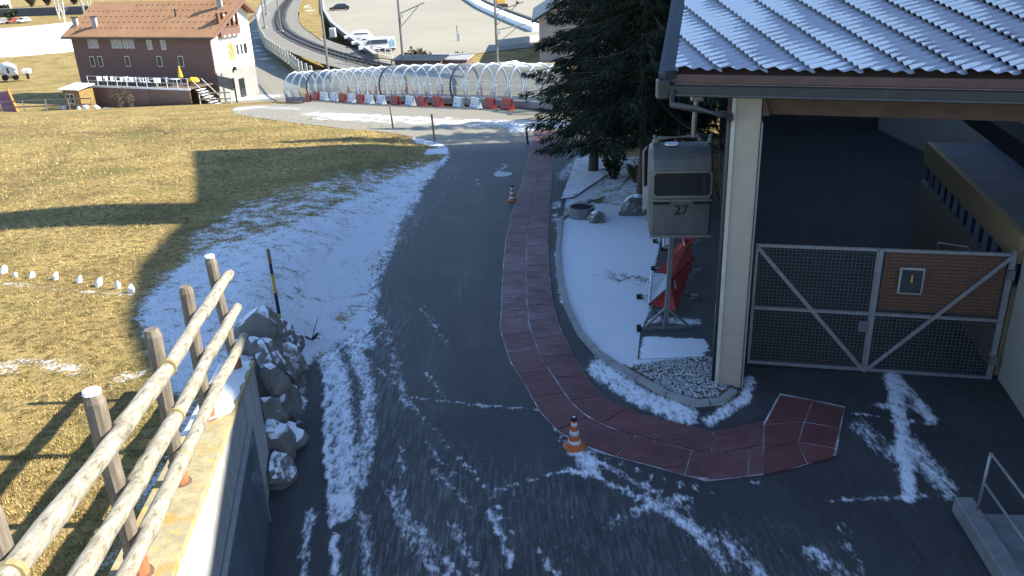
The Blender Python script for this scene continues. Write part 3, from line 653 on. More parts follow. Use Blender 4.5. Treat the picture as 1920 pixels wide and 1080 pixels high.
MB().tube([(0,0,0),(0,0,.02)],.06,8).build('foot_plate',mSteel,hr)
for zf in (1.,.5):
    a_=np.array([hl_*zf,0,hh*zf]); e_=at_z(*( (1985,985) if zf==1 else (1985,1090)),float(hb[2]+hh*zf))-hb
    MB().tube([a_,a_+(d_*3.2)],.02,8).build('rail',mSteel,hr,smooth=True)
MB().tube([d_*2.2,d_*2.2+[hl_,0,hh]],.022,8).build('post',mSteel,hr,smooth=True)
# ------------------------------------------------------------------ gondola cabin
def rbox(w,h,r,n=5):
    P=[]
    for cx,cy,a0 in ((w/2-r,h/2-r,0),(-w/2+r,h/2-r,90),(-w/2+r,-h/2+r,180),(w/2-r,-h/2+r,270)):
        for k in range(n+1): a=math.radians(a0+90*k/n); P.append((cx+r*math.cos(a),cy+r*math.sin(a)))
    return P
mCab=M('grey_cabin_paint',(.165,.165,.16),(.115,.117,.118),2.5,.5,.2,.08); mCabL=M('cabin_frame',(.27,.265,.245),None,4,.45,.3)
gb=np.array([3.75,17.5,0]); 
zt=above(gb+[-.0,0,0],1276,268)[0]; zbm=above(gb,1270,428)[0]; px=proj(gb+[0,0,(zt+zbm)/2])
gb[0]+=(1273-px[0])/ (F/20.); hcab=zt-zbm; print('cabin',zt,zbm,gb)
gz=math.radians(-6)
gc=thing('gondola_cabin','old grey gondola cabin numbered 27 hanging under the roof corner','gondola',(gb[0],gb[1],zbm),gz)
Wc=1.30; D=1.15
side=[(-D/2,0),(-D/2-.03,hcab*.55),(-D/2,hcab*.78),(-D/2+.10,hcab*.91),(-D/2+.30,hcab*.985),(0,hcab),(D/2-.3,hcab*.985),(D/2-.1,hcab*.91),(D/2,hcab*.78),(D/2+.03,hcab*.55),(D/2,0)]
MB().prism([(-Wc/2,y,z) for y,z in side],(Wc,0,0)).build('shell',mCab,gc,bevel=.055)
def panel(w,h,r,y,z,th=.02,n=5,x=0): return MB().prism([(x+px_,y,z+pz_) for px_,pz_ in rbox(w,h,r,n)],(0,-th,0))
panel(Wc*.96,hcab*.30,.10,-D/2-.02,hcab*.615,.035).build('window_frame',mCabL,gc)
wn_=panel(Wc*.90,hcab*.255,.08,-D/2-.05,hcab*.615,.012).build('window',mPane,gc)
MB().box((0,-D/2-.03,hcab*.43),(Wc*.98,.05,.035)).build('belt_rail',mCabL,gc)
for x in (-.42,.42): MB().box((x,-D/2-.055,hcab*.405),(.36,.03,.06)).build('slot',mBlack,gc)
MB().box((0,-D/2-.02,.02),(Wc*1.0,.05,.06)).build('sill',mCabL,gc)
fc=bpy.data.curves.new('number','FONT'); fc.body='27'; fc.size=.30; fc.extrude=.004; fc.align_x='CENTER'; fo=bpy.data.objects.new('tmp',fc); COL.objects.link(fo)
dg=bpy.context.evaluated_depsgraph_get(); me=bpy.data.meshes.new_from_object(fo.evaluated_get(dg)); bpy.data.objects.remove(fo)
link('number',me,mBlack,gc,(.0,-D/2-.052,hcab*.27),(math.pi/2,0,0))
MB().tube([(-.50,0,hcab+.02),(-.50,0,hcab+.10),(.35,0,hcab+.16),(.42,0,hcab+.05)],.05,8).build('hanger_base',mCabL,gc)
ht=5.72-zbm
MB().tube([(.27,0,hcab+.12),(.27,0,hcab+.5),(.30,0,ht-.4)],.055,8).build('hanger_arm',mCabL,gc)
MB().box((.30,0,ht-.18),(.26,.2,.46)).build('grip',M('grip_grey',(.33,.32,.30),None,4,.5),gc,bevel=.02)
MB().tube([(.16,0,ht-.1),(-.08,0,ht-.08)],.05,10).build('grip_roller',mSteel,gc)
for x in (-.55,.62): MB().lathe([(.05,0),(.06,.05),(.03,.1),(.045,.16),(0,.19)],(x,0,hcab+.0),10).build('roof_buffer',mCabL,gc)
MB().tube([(-Wc/2-.13,-.3,hcab*.25),(-Wc/2-.15,-.3,hcab*.95),(-Wc/2-.08,-.3,hcab*1.0),(-Wc/2,-.3,hcab)],.022,8).build('ski_rack',mCabL,gc)
MB().box((-Wc/2-.09,-.3,hcab*.42),(.10,.12,.5)).build('ski_basket',M('pale_bin',(.42,.42,.42),None,4,.5),gc)
MB().prism([(px_*.3-.2,-.12+pz_*.5,hcab+.005) for px_,pz_ in rbox(1,.6,.28)],(0,0,.02)).build('snow_patch',mSnow,gc)
MB().tube([(.30,0,ht+.05),(.30,0,ht+.55)],.04,8).build('hanger_rod',mSteel,gc)
# ------------------------------------------------------------------ pole stand and folded barriers
sbp=gnd(1248,618); sh,sl_=above(sbp,1262,398)
st=thing('pole_stand','grey steel pole stand on a braced foot bar below the gondola','stand',tuple(sbp+[0,0,.05]))
mSt=M('stand_grey',(.26,.265,.27),None,5,.5,.4)
MB().beam((0,0,0),(sl_,0,sh),.10,.08,up=(0,1,0)).build('pole',mSt,st)
MB().beam((-.60,-.12,.05),(.62,-.12,.05),.07,.06).build('foot_bar',mSt,st)
for s in (-1,1): MB().beam((s*.52,-.10,.08),(s*.03,0,.5),.05,.05).build('brace',mSt,st)
MB().beam((0,-.12,.04),(0,.9,.04),.06,.06).build('foot_bar',mSt,st)
MB().box((-.66,-.12,.07),(.10,.14,.14)).build('foot',mBlack,st)
def barrier(red,white,fold,feet,label):
    o=gnd(*feet[0],.06); t_=thing('board_barrier',label,'barrier',tuple(o),0,'folded barriers')
    W_=lambda L:[at_z(x,y,z)-o for x,y,z in L]
    MB().prism(W_(red),(.02,.03,-.04)).build('red_board',mRedP2,t_); MB().prism(W_(fold),(.02,.03,-.04)).build('red_board',M('red_board_b',(.40,.045,.03),None,4,.5),t_)
    MB().prism(W_(white),(.02,.03,-.04)).build('white_board',mWhiteB,t_)
    w=W_(white); MB().tube([w[0],w[3]],.03,6).build('edge_tube',mFrameW,t_)
    for i,(x,y) in enumerate(feet):
        p=gnd(x,y,.11)-o; MB().box(p,(.15,.10,.10)).build('foot',mBlack if i<3 else mConc,t_)
        q=at_z(1262,y-6,.25)-o; MB().beam(p,p+(q-p)*.6,.03,.03).build('foot_arm',mSt,t_)
    r=W_(red); c=sum(r)/4; MB().tube([c+[.02,-.25,.06],c+[.06,.2,.12]],.03,6).build('lamp_tube',mSteel,t_)
    for q in (r[0],r[1],r[2]): MB().beam(q,q*[1,1,0]-[0,0,.06],.03,.03).build('leg',mSt,t_)
    return t_
barrier([(1222,571,.16),(1267,582,.16),(1301,482,.5),(1256,528,.5)],[(1222,511,.72),(1251,514,.7),(1252,538,.55),(1217,568,.26)],[(1230,506,.55),(1291,454,.66),(1301,481,.52),(1256,527,.52)],[(1199,556),(1226,503),(1222,568),(1302,556),(1308,508)],'bright red and white folded board barrier lying just behind the pole stand')
barrier([(1272,484,.2),(1262,470,.25),(1282,440,.6),(1302,450,.5)],[(1245,430,.5),(1268,431,.5),(1263,452,.3),(1244,463,.2)],[(1270,433,.6),(1300,431,.62),(1302,449,.5),(1276,452,.5)],[(1229,452),(1244,466),(1247,432),(1306,453),(1304,436)],'darker red and white folded board barrier half hidden under the gondola')
# water post beside the column
wp=gnd(1343,655,.05)
o=thing('tap_post','slim dark service post with grey tap head beside the beige column','post',tuple(wp))
MB().box((0,0,.45),(.14,.14,.95)).build('post',M('tap_post',(.11,.10,.10),None,4,.7),o,bevel=.01); MB().box((-.03,-.03,1.0),(.1,.1,.28)).build('tap_body',mSteel,o,bevel=.02); MB().tube([(-.03,-.05,1.05),(.1,-.12,1.1),(.16,-.1,1.0)],.03,8).build('spout',mSteel,o)
# concrete ring
rg=gnd(1091,408,.03)
o=thing('concrete_ring','round concrete shaft ring with dark lid beside the spruce','shaft ring',tuple(rg))
MB().lathe([(.46,-.05),(.46,.42),(.38,.42),(.38,.30)],n=28).build('ring',mConcD,o,smooth=False); MB().lathe([(.0,.36),(.385,.36),(.385,.39),(0,.395)],n=28).build('lid',mBlack,o)
# ------------------------------------------------------------------ boulders
def boulder(name,loc,s,seed,parent=None,sub=3):
    bm=bmesh.new(); bmesh.ops.create_icosphere(bm,subdivisions=sub,radius=1); r=random.Random(seed)
    ph=[(Vector((r.uniform(-1,1),r.uniform(-1,1),r.uniform(-1,1))).normalized(),r.uniform(.5,.9)) for _ in range(13)]
    for v_ in bm.verts:
        d=v_.co.normalized(); k=1.
        for n_,h in ph: 
            q=d.dot(n_)
            if q>0: k=min(k,h/max(q,1e-3))
        k*=1+.03*math.sin(9*d.x+seed)+.03*math.sin(11*d.y+8*d.z+seed)
        v_.co=Vector((d.x*k*s[0],d.y*k*s[1],d.z*k*s[2]))
    me=bpy.data.meshes.new(name); bm.to_mesh(me); bm.free()
    return link(name,me,mRock,parent,tuple(loc),(0,0,r.uniform(0,6)))
bl=[((486,642),.52,'topmost long boulder above the end of the concrete wall'),((505,690),.50,'tall grey boulder touching the wall corner'),((540,700),.42,'grey boulder at the gutter edge with snow on its shoulder'),((528,640),.40,'flat dark boulder at the far end of the boulder pile'),((510,790),.45,'snow-capped boulder low against the wall face'),((536,840),.40,'rounded brown boulder beside the gutter'),((524,905),.36,'lowest small boulder at the foot of the wall'),((510,735),.40,'middle boulder wedged in the boulder pile'),((552,660),.33,'small boulder in snow near the twig'),((495,672),.45,'dark boulder tucked behind the wall corner'),((532,770),.42,'pale boulder leaning on the middle of the pile'),((560,720),.3,'loose low boulder at the edge of the gutter'),((515,850),.42,'grey boulder squeezed between wall face and gutter')]
for i,((x,y),r,l) in enumerate(bl):
    p=gnd(x,y); tag(boulder('boulder',p+[-.05,0,.12],(r*1.1,r*1.2,r*1.3),i+3),l,'boulder','boulders beside the retaining wall')
for i,((x,y),r,l) in enumerate([((1117,418),.42,'pointed light boulder in front of the concrete ring'),((1196,402),.85,'broad dark rock mound at the foot of the spruce')]):
    p=gnd(x,y); tag(boulder('boulder',p+[0,0,.15],(r,r*.8,r*.7),i+31),l,'boulder','boulders on the lawn')
# ------------------------------------------------------------------ retaining wall and log fence
W2=WC; wl=thing('retaining_wall','sloping grey concrete retaining wall with lichen-stained top below the log fence','wall',(W2[0],W2[1],0))
wd3=WDIR.copy(); wh=np.array([wd3[0],wd3[1],0]); wr=np.array([wh[1],-wh[0],0])   # wr points right, to the road
def wp_(s,o,dz): # s metres toward the camera
    p=W2-wd3*s+wr*o; p[2]+=dz; return p-np.array([W2[0],W2[1],0])
TH=.55
def seg(s0,s1,o0,o1,z0,z1,name,mat,floor=None,bev=0):
    V=[wp_(s,o,0) for s in(s0,s1) for o in(o0,o1)]; lo=[]; hi=[]
    for p in V: 
        hi.append(p+[0,0,z1]); q=p.copy(); q[2]=floor if floor is not None else p[2]+z0; lo.append(q)
    mb=MB().add(lo+hi,[(0,1,3,2),(4,6,7,5),(0,4,5,1),(2,3,7,6),(0,2,6,4),(1,5,7,3)]); return mb.build(name,mat,wl,bevel=bev)
seg(0,9,-TH,0,0,-.10,'wall_body',M('wall_concrete',(.46,.46,.44),(.30,.305,.30),1.4,.85,0,.3,stretch=(2.2,2.2,.35)),floor=-.3)
seg(-.02,9,-TH-.02,.025,-.098,0,'coping',mLichen)
# snow on the coping
nb_=14; V=[];Fc=[]
for i in range(nb_+1):
    s=-.01+i*.22; ed=.0 if i<nb_-3 else .12*(i-nb_+3)
    wob=.03*math.sin(i*2.3)
    for o,z in ((-TH-.01,.004),(-TH+.03,.035+.01*math.sin(i*1.7)),(-.10-ed-wob*.5,.04),(-.02-ed*2-wob,.004)): V.append(wp_(s,o,z if i not in(0,nb_) else .004))
for i in range(nb_):
    for k in range(3): Fc.append((i*4+k,i*4+k+1,i*4+5+k,i*4+4+k))
MB().add(V,Fc).build('snow_cover',mSnow,wl,smooth=True)
# glazed display case on the wall face
o0=W2-np.array([0,0,0]); fn=wr
def fcp(x,y,off=.03): return at_plane(x,y,W2+wr*off,fn)
ta=fcp(468,795); tb_=fcp(425,1040); ba=fcp(506,965)
dc_=thing('display_case','long glazed display case in a steel frame on the retaining wall face','display case',tuple(ta))
dv=(tb_-ta)/np.linalg.norm(tb_-ta); dl=4.6; bv=np.array([0,0,float(ba[2]-ta[2])])
print('case',bv,dv,ta)
cq=[np.zeros(3),dv*dl,dv*dl+bv,bv]
MB().prism([p-wr*.02 for p in cq],wr*.02).build('poster_board',M('poster_board',(.16,.165,.17),(.09,.095,.10),1.3,.4),dc_)
MB().prism([p+wr*.03 for p in cq],wr*.006).build('glass',mPane if False else glassmat('case_glass',(.3,.35,.4),.04,.7),dc_)
for a_,b_ in ((0,1),(1,2),(2,3),(3,0)): MB().beam(cq[a_]+wr*.015,cq[b_]+wr*.015,.05,.07,up=wr).build('frame_bar',mSteel,dc_)
for k,(c_,w_) in enumerate((((.05,.06,.07),.5),((.09,.085,.05),.45),((.28,.29,.30),.6),((.05,.07,.10),.6))):
    s=.25+k*1.0; MB().prism([dv*s+bv*.15,dv*(s+w_)+bv*.15,dv*(s+w_)+bv*.85,dv*s+bv*.85],wr*.008,o=wr*.002).build('poster',M('poster_%d'%k,c_,None,7,.5),dc_)
# posts and rails
fence=thing('log_fence','weathered log rail fence with three rails on top of the retaining wall','fence',(W2[0],W2[1],float(W2[2])))
fo_=np.array([W2[0],W2[1],W2[2]])
tops=[((444,693),(393,482)),((391,785),(347,537)),((338,906),(284,617)),((262,1077),(172,737))]
wnz=np.cross(wr,wd3); PO=[]
for bp_,tp_ in tops:
    base_=at_plane(*bp_,W2,wnz); h,l=above(base_,*tp_); PO.append((base_,base_+[l,0,h])); print('post',base_,h,l)
dP=(PO[3][0]-PO[0][0])/3
hm=float(np.mean([t_[2]-b_[2] for b_,t_ in PO])); lm=float(np.mean([t_[0]-b_[0] for b_,t_ in PO]))
for k in (4,5): bq=PO[0][0]+dP*k; PO.append((bq,bq+[lm,0,hm]))
for i,(b_,t_) in enumerate(PO):
    ax=t_-b_; P=[b_-fo_+ax*f for f in (0,.12,.4,.7,.96,1.)]
    P=[p+[random.uniform(-.008,.008),0,0] for p in P]
    po=MB().tube(P,[.078,.08,.082,.085,.088,.07],11).build('post',mPost,fence,smooth=False)
    MB().tube([b_-fo_,b_-fo_+ax*.13],.098,12).build('sleeve',mTerra,po); MB().lathe([(.13,0),(.13,.02),(.1,.03)],tuple(b_-fo_),12).build('base_plate',M('rust_plate',(.16,.09,.06),None,6,.8),po)
    if i in (0,3): MB().lathe([(.08,0),(.07,.03),(0,.05)],tuple(t_-fo_),10).build('snow_cap',mSnow,po)
for ti,tf in enumerate((.80,.50,.23)):
    at=[b_-fo_+(t_-b_)*tf+wr*.155-wd3*.0 for b_,t_ in PO]
    e0=at[0]+(at[0]-at[1])*(.22,.18,.16)[ti]
    pts=[e0]+at; pts[-1]=pts[-1]
    brk=[(0,2),(2,4),(4,6)]
    for a_,c_ in brk:
        q=[pts[a_]+(pts[a_+1]-pts[a_])*(-.06 if a_ else 0)]+pts[a_+1:c_+1]; q=np.array(q)
        if len(q)<2: continue
        q=interp_poly(q,n=10); q+=np.array([0,0,1.])*(.012*np.sin(np.linspace(0,5,10)+ti+a_))[:,None]
        MB().tube(q,np.linspace(.074,.088,10)+.006*np.sin(np.arange(10)*2.1+ti),12).build('rail',mLog,fence,smooth=True)
    for k in ((3,5) if ti==0 else (3,) if ti==1 else (3,)):
        q=at[k-1] if k<=len(at) else at[-1]; dr=(at[1]-at[0])/np.linalg.norm(at[1]-at[0]); MB().tube([q-dr*.03+dr*.28,q+dr*.03+dr*.28],.097,12).build('tape_band',mTape,fence)
# ------------------------------------------------------------------ cones, poles, twig
def cone(loc,label,lean=0):
    t_=thing('traffic_cone',label,'traffic cone',tuple(loc),random.uniform(0,1),'traffic cones'); h=.58
    MB().lathe([(.02,.0),(.20,.0),(.21,.025),(.18,.045),(.15,.05),(.13,.10)],n=24).build('base',mOrange,t_,smooth=True)
    prof=lambda z:.122-.085*(z-.1)/(h-.1)
    zz=[.10,.17,.27,.36,.45,.52,h]; ms=[mWhiteP,mOrange,mWhiteP,mOrange,mWhiteP,mOrange]
    body=MB().lathe([(prof(z)-.004,z) for z in zz],n=24).build('body',mOrange,t_,smooth=True)
    for a_,b_,m_ in zip(zz[:-1],zz[1:],ms):
        if m_ is mWhiteP: MB().lathe([(prof(a_)+.003,a_),(prof(b_)+.003,b_)],n=24).build('band',m_,body,smooth=True)
    MB().lathe([(.05,h-.02),(.055,h+.03),(.03,h+.05),(0,h+.05)],n=16).build('tip',mBlack,t_,smooth=True); MB().lathe([(0.0,h+.052),(.03,h+.052),(.0,h+.065)],n=12).build('tip_cap',mWhiteP,t_)
    return t_
cone(gnd(1077,838,.02),'orange and white traffic cone standing in snow at the bend of the red path')
cone(gnd(961,376,.02),'orange and white traffic cone beside the straight far stretch of red path')
def pole(name,base,top,r,bands,label,cat,group=None):
    h,l=above(base,*top); t_=thing(name,label,cat,tuple(base),0,group); ax=np.array([l,0,h]); z=0
    for f0,f1,m_,k in bands: MB().tube([ax*f0,ax*f1],r*k,8).build('band' if k>=1 else 'shaft',m_,t_)
    return t_
mYel=M('yellow_paint',(.55,.40,.06),None,5,.5); mNavy=M('navy_paint',(.02,.025,.06),None,5,.5)
pole('snow_pole',gnd(530,628),(502,467),.035,[(0,.08,mNavy,1.3),(.08,.26,mYel,1),(.26,.50,mNavy,1.15),(.50,.72,mYel,1),(.72,.84,mNavy,1),(.84,1,M('rust_tip',(.22,.13,.07),None,5,.6),1)],'tall navy and yellow snow marker pole in the snowy bank','snow pole')
for (bx,by),(tx,ty),l in (((737,241),(731,198),'slim brown marker post at the grass tip by the sunny road'),((815,266),(809,214),'slim brown marker post in the snow lump at the road corner'),((990,271),(987,244),'short dark marker post left of the far end of the red path')):
    pole('marker_post',gnd(bx,by),(tx,ty),.055,[(0,.5,mPost,1),(.5,1,M('tan_post',(.30,.20,.11),None,5,.7),1)] if bx<900 else [(0,1,mBlack,1)],l,'marker post','marker posts along the road')
tw=gnd(585,638); o=thing('twig_clump','dark broken twig clump sticking out of the snow by the gutter','twig',tuple(tw))
for k in range(9): a_=random.uniform(0,6.28); L=random.uniform(.12,.3); MB().tube([(0,0,.02),(L*.6*math.cos(a_),L*.6*math.sin(a_),.08),(L*math.cos(a_),L*math.sin(a_),random.uniform(.0,.16))],[.02,.015,.006],5).build('twig',mBlack,o)
h,l=above(tw,597,593); MB().tube([(0,0,0),(l*.5,0,h*.55),(l,0,h)],[.012,.01,.005],5).build('stick',mBlack,o)
for i,(x,y,r) in enumerate([(8,512,1),(30,520,.7),(60,520,.8),(104,524,.9),(147,530,.9),(185,536,1.),(222,541,.9),(246,548,1.)]):
    p=gnd(x,y); ob=boulder('snow_lump',p+[0,0,.03],(.11*r,.13*r,.27*r),i+60,sub=2); ob.rotation_euler=(.15,.3,.35); ob.data.materials[0]=mSnow; tag(ob,'small white snow lump in the row across the dry grass','snow lump','row of snow lumps on the meadow')
mh=gnd(943,327,.03); o=thing('manhole_cover','pale round manhole cover in the asphalt left of the far cone','manhole cover',tuple(mh)); MB().lathe([(.42,-.01),(.42,.012),(.36,.016)],n=24).build('rim',mSteel,o); MB().lathe([(0,.014),(.35,.014),(.35,.005)],n=24).build('lid',M('frosty_lid',(.36,.38,.40),None,6,.6),o)
# ------------------------------------------------------------------ spruces
mBark=M('spruce_bark',(.10,.075,.058),(.055,.042,.034),5,.95,0,.6,stretch=(4,4,1))
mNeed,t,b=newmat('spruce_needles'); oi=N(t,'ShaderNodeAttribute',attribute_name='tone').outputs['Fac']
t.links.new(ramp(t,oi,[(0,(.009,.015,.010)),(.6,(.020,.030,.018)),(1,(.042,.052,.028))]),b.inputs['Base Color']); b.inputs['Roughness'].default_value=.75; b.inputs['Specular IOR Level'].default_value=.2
def spruce(base,H,Rm,z0,label,seed,nb=150,dens=80):
    r=np.random.default_rng(seed); t_=thing('spruce_tree',label,'tree',tuple(base),0,'spruces beside the hall')
    tr=MB(); zz=np.linspace(-.3,H,14); tr.tube([(.04*math.sin(z*1.1+seed),.04*math.cos(z*.9),z) for z in zz],[.20*(1-z/H)**.8+.02 if z>0 else .27 for z in zz],9); tr.build('trunk',mBark,t_,smooth=True)
    lim=MB(); V=[];Fc=[];tone=[]
    for k in range(nb):
        f=(k+r.random())/nb; z=z0+(H-z0)*f**.9; L=Rm*(1-((z-z0)/(H-z0))**1.15)*r.uniform(.72,1.12)+.15
        if z<z0+.8: L*=r.uniform(.5,1.)
        a=r.uniform(0,6.283); d=np.array([math.cos(a),math.sin(a),0]); sd_=np.array([-d[1],d[0],0])
        n=7; pts=[np.array([0,0,z])+d*L*q+np.array([0,0,-.34*L*q+.30*L*max(0,q-.55)**1.3]) for q in np.linspace(0,1,n)]
        lim.tube(pts,np.linspace(.035,.008,n),4,False)
        m=int(dens*L)+20; q=r.uniform(.12,1.02,m)**.8; p=d*(L*q)[:,None]; p[:,2]+=z-.34*L*q+.30*L*np.maximum(0,q-.55)**1.3
        w=(.30*L*(1-q)+.18)*r.uniform(-1,1,m); p+=sd_*w[:,None]; p[:,2]+=-np.abs(w)*.35-r.uniform(0,.22,m)
        s_=r.uniform(.045,.12,m)[:,None]; dr=d*r.uniform(.4,1.2,(m,1))+sd_*(np.sign(w)*r.uniform(.1,1,m))[:,None]; dr[:,2]+=r.uniform(-1.1,-.1,m); dr/=np.linalg.norm(dr,axis=1)[:,None]
        sx=np.cross(dr,r.normal(size=(m,3))); sx/=np.linalg.norm(sx,axis=1)[:,None]+1e-6
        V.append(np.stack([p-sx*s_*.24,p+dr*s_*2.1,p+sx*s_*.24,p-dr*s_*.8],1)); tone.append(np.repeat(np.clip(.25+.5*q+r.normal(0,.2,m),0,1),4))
    V=np.concatenate(V).reshape(-1,3); tone=np.concatenate(tone); Fc=np.arange(len(V)).reshape(-1,4).tolist(); V=V.tolist()
    lim.build('limbs',mBark,t_,fix=False)
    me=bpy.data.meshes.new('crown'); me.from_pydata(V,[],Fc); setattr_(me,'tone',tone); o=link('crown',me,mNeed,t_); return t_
spruce(gnd(1205,388),14.5,3.9,3.0,'largest dark spruce with bare lower trunk beside the gondola cabin',5,240,115)
spruce(gnd(1113,322),13.5,3.3,2.2,'slimmer spruce with thin trunk on the snowy triangle by the path',6,200,105)
spruce(G(5.6,46.0),13.8,3.1,1.6,'rear spruce standing beyond the end of the red path',9,150)
spruce(G(6.9,35.5),14.0,3.2,1.8,'spruce crowding the hall wall behind the gondola cabin',17,190,90)
spruce(G(8.2,41.0),14.2,3.2,1.2,'broad spruce behind the hall corner with branches near the ground',12,170)
spruce(G(9.6,50.0),13.0,3.2,1.0,'farthest spruce of the clump beyond the hall end',14,140)
# small snowy triangle under the slim spruce
struct(sheet('planted_bed',[(1052,375),(1080,300),(1110,290),(1150,320),(1130,335),(1075,372)],mLawn,.06,((1e9,.25),),attrs=dict(snow=lambda P,V:np.full(len(P),.62))))
def shrub(base,h,rad,n,label,mat,name='shrub',cat='shrub',group=None,seed=0,leaf=.05):
    r=np.random.default_rng(seed); t_=thing(name,label,cat,tuple(base),0,group); st_=MB(); lf=MB()
    for k in range(n):
        a=r.uniform(0,6.28); q=np.array([math.cos(a),math.sin(a),0])*rad*r.uniform(.1,1); top=q*1.2+np.array([0,0,h*r.uniform(.6,1)]); mid=q*.7+np.array([0,0,h*.4])
        st_.tube([q*.25,mid,top],[.02*h,.014*h,.005*h],4,False)
        for j in range(14):
            p=mid+(top-mid)*r.uniform(-.4,1)+r.normal(0,.08,3)*rad; e1=r.normal(size=3)*leaf; e2_=r.normal(size=3)*leaf; lf.add([p-e1,p+e2_,p+e1,p-e2_],[(0,1,2,3)])
    st_.build('stems',mBark,t_,fix=False); lf.build('foliage',mat,t_,fix=False); return t_
mDryL=M('dry_foliage',(.13,.10,.045),(.06,.05,.025),8,.9,obj=False)
shrub(gnd(1195,345,.0),1.0,.5,24,'brown leafless bush under the large spruce',mDryL,seed=3)
shrub(gnd(1150,335,.0),1.3,.5,26,'dark low bush between the two spruce trunks',M('dark_foliage',(.03,.04,.02),None,8,.9),seed=4)
# ------------------------------------------------------------------ conveyor tunnel
TA=np.array([4.6,54.2]); TB=np.array([-21.2,86.4]); tdir=(TB-TA)/np.linalg.norm(TB-TA); TL=np.linalg.norm(TB-TA); tnr=np.array([-tdir[1],tdir[0]])  # toward left/front?
if tnr@(-TA)<0: tnr=-tnr
TW=1.35
def tp(s,o,z): 
    p=TA+tdir*s+tnr*o; m_=(TA+TB)/2; q_=TA+tdir*TL*.25; return np.array([p[0],p[1],float(np.interp(s,[-1,0,TL*.25,TL*.5,TL,TL+2],[tz(*TA),tz(*TA),tz(*q_),tz(*m_),-5.75,-6.0]))+z])
TO=tp(0,0,0)
tun=thing('conveyor_tunnel','long clear arched conveyor tunnel with metal ribs above the plastic barriers','tunnel',tuple(TO))
arch=[(-1.0,0.62),(-1.13,.95),(-1.19,1.3),(-1.16,1.7),(-1.02,2.1),(-.78,2.45),(-.45,2.70),(0,2.82)]; arch=arch+[(-x,z) for x,z in arch[-2::-1]]; arch=[(x*TW/1.19,.62+(z-.62)*1.1) for x,z in arch]
nr_=25; rs=[i*TL/(nr_-1) for i in range(nr_)]
for i,s in enumerate(rs):
    m_=M('black_seal',(.03,.03,.032),None,5,.5) if i in (7,13,21) else mAlu
    MB().tube([tp(s,x,z)-TO for x,z in arch],.085,6).build('rib',m_,tun,smooth=True)
for i in range(nr_-1):
    V=[];Fc=[]; n=len(arch)
    for s in (rs[i]+.02,(rs[i]+rs[i+1])/2,rs[i+1]-.02):
        for x,z in arch: V.append(tp(s,x*1.02,z+.02)-TO)
    for j in range(2):
        for k in range(n-1): Fc.append((j*n+k,j*n+k+1,(j+1)*n+k+1,(j+1)*n+k))
    MB().add(V,Fc).build('panel',mPoly,tun,smooth=True,fix=False)
def longbeam(o,z,w,h,name,mat):
    mb=MB(); q=[tp(s,o,z)-TO for s in np.linspace(-.1,TL+.1,14)]
    for a_,b_ in zip(q[:-1],q[1:]): mb.beam(a_,b_,w,h)
    return mb.build(name,mat,tun)
longbeam(TW*.88,.42,.22,.36,'base_beam',M('base_beam',(.30,.29,.29),(.21,.17,.17),1.5,.6,.2)); longbeam(-TW*.88,.42,.2,.36,'base_beam',M('base_beam_b',(.30,.29,.29),None,2,.6))
longbeam(0,.50,TW*1.5,.12,'belt',M('belt',(.10,.10,.105),None,2,.8)); longbeam(TW*.78,.66,.28,.10,'walkway',M('walkway',(.45,.46,.46),(.25,.25,.25),1.5,.7))
longbeam(TW*.9,1.55,.03,.05,'side_rail',mAlu); longbeam(-TW*.9,1.55,.03,.05,'side_rail',mAlu)
for i in range(0,nr_-1): 
    s=rs[i]+.4
    for o in (-.55,): MB().beam(tp(s,o,.6)-TO,tp(s,o,1.45)-TO,.14,.14).build('bollard',mWhiteP if i%3 else mRedP,tun,bevel=.02)
for i in range(0,nr_,2): MB().beam(tp(rs[i],TW*.8,-.1)-TO,tp(rs[i],TW*.8,.3)-TO,.15,.15).build('foot',mGrey,tun)
MB().beam(tp(TL+.15,TW*.8,-.05)-TO,tp(TL+.15,TW*.8,1.1)-TO,.35,.3).build('end_cabinet',mWhiteP,tun,bevel=.03)
for a_,b_ in ((8,10),(12,13)): MB().beam(tp(rs[a_],TW*.62,2.62)-TO,tp(rs[b_]+.0,TW*.62,2.62)-TO,.06,.06).build('hood_rail',mGrey,tun)
# plastic barriers in front
def jersey(mat,name='plastic_barrier'):
    t_=thing(name,'x','barrier'); L=.98; pr=[(-.24,0),(-.24,.10),(-.12,.34),(-.085,.72),(.085,.72),(.12,.34),(.24,.10),(.24,0)]
    V=[];Fc=[]; n=len(pr)
    for x,sc,zs_ in ((-L/2,.9,.97),(-L/2+.05,1,1),(L/2-.05,1,1),(L/2,.9,.97)):
        V+=[(x,y*sc,z*zs_) for y,z in pr]
    for j in range(3):
        for k in range(n): Fc.append((j*n+k,j*n+(k+1)%n,(j+1)*n+(k+1)%n,(j+1)*n+k))
    Fc+=[tuple(range(n))[::-1],tuple(range(3*n,4*n))]
    bo=MB().add(V,Fc).build('body',mat,t_)
    for x in (-.25,0,.25): MB().box((x,-.215,.06),(.11,.07,.07)).build('fork_slot',mBlack,t_)
    MB().tube([(L/2-.02,0,.05),(L/2+.015,0,.74)],.04,8).build('connector',mat,t_); MB().box((-.2,-.155,.28),(.2,.06,.05)).build('grip_recess',mGrey,t_)
    return t_
bars=[(580,'R'),(595,'R'),(609,'W'),(627.5,'W'),(644,'R'),(660,'W'),(677.5,'R'),(693,'W'),(715,'W'),(742,'R'),(770,'W'),(792,'R'),(821,'R'),(860,'W'),(892.5,'W'),(920,'R'),(952,'R')]
protos={'R':None,'W':None}; nm={'R':'red','W':'white'}
ss=np.linspace(-2,TL+1,400); pxs=np.array([proj(tp(s,2.25,.3))[0] for s in ss])
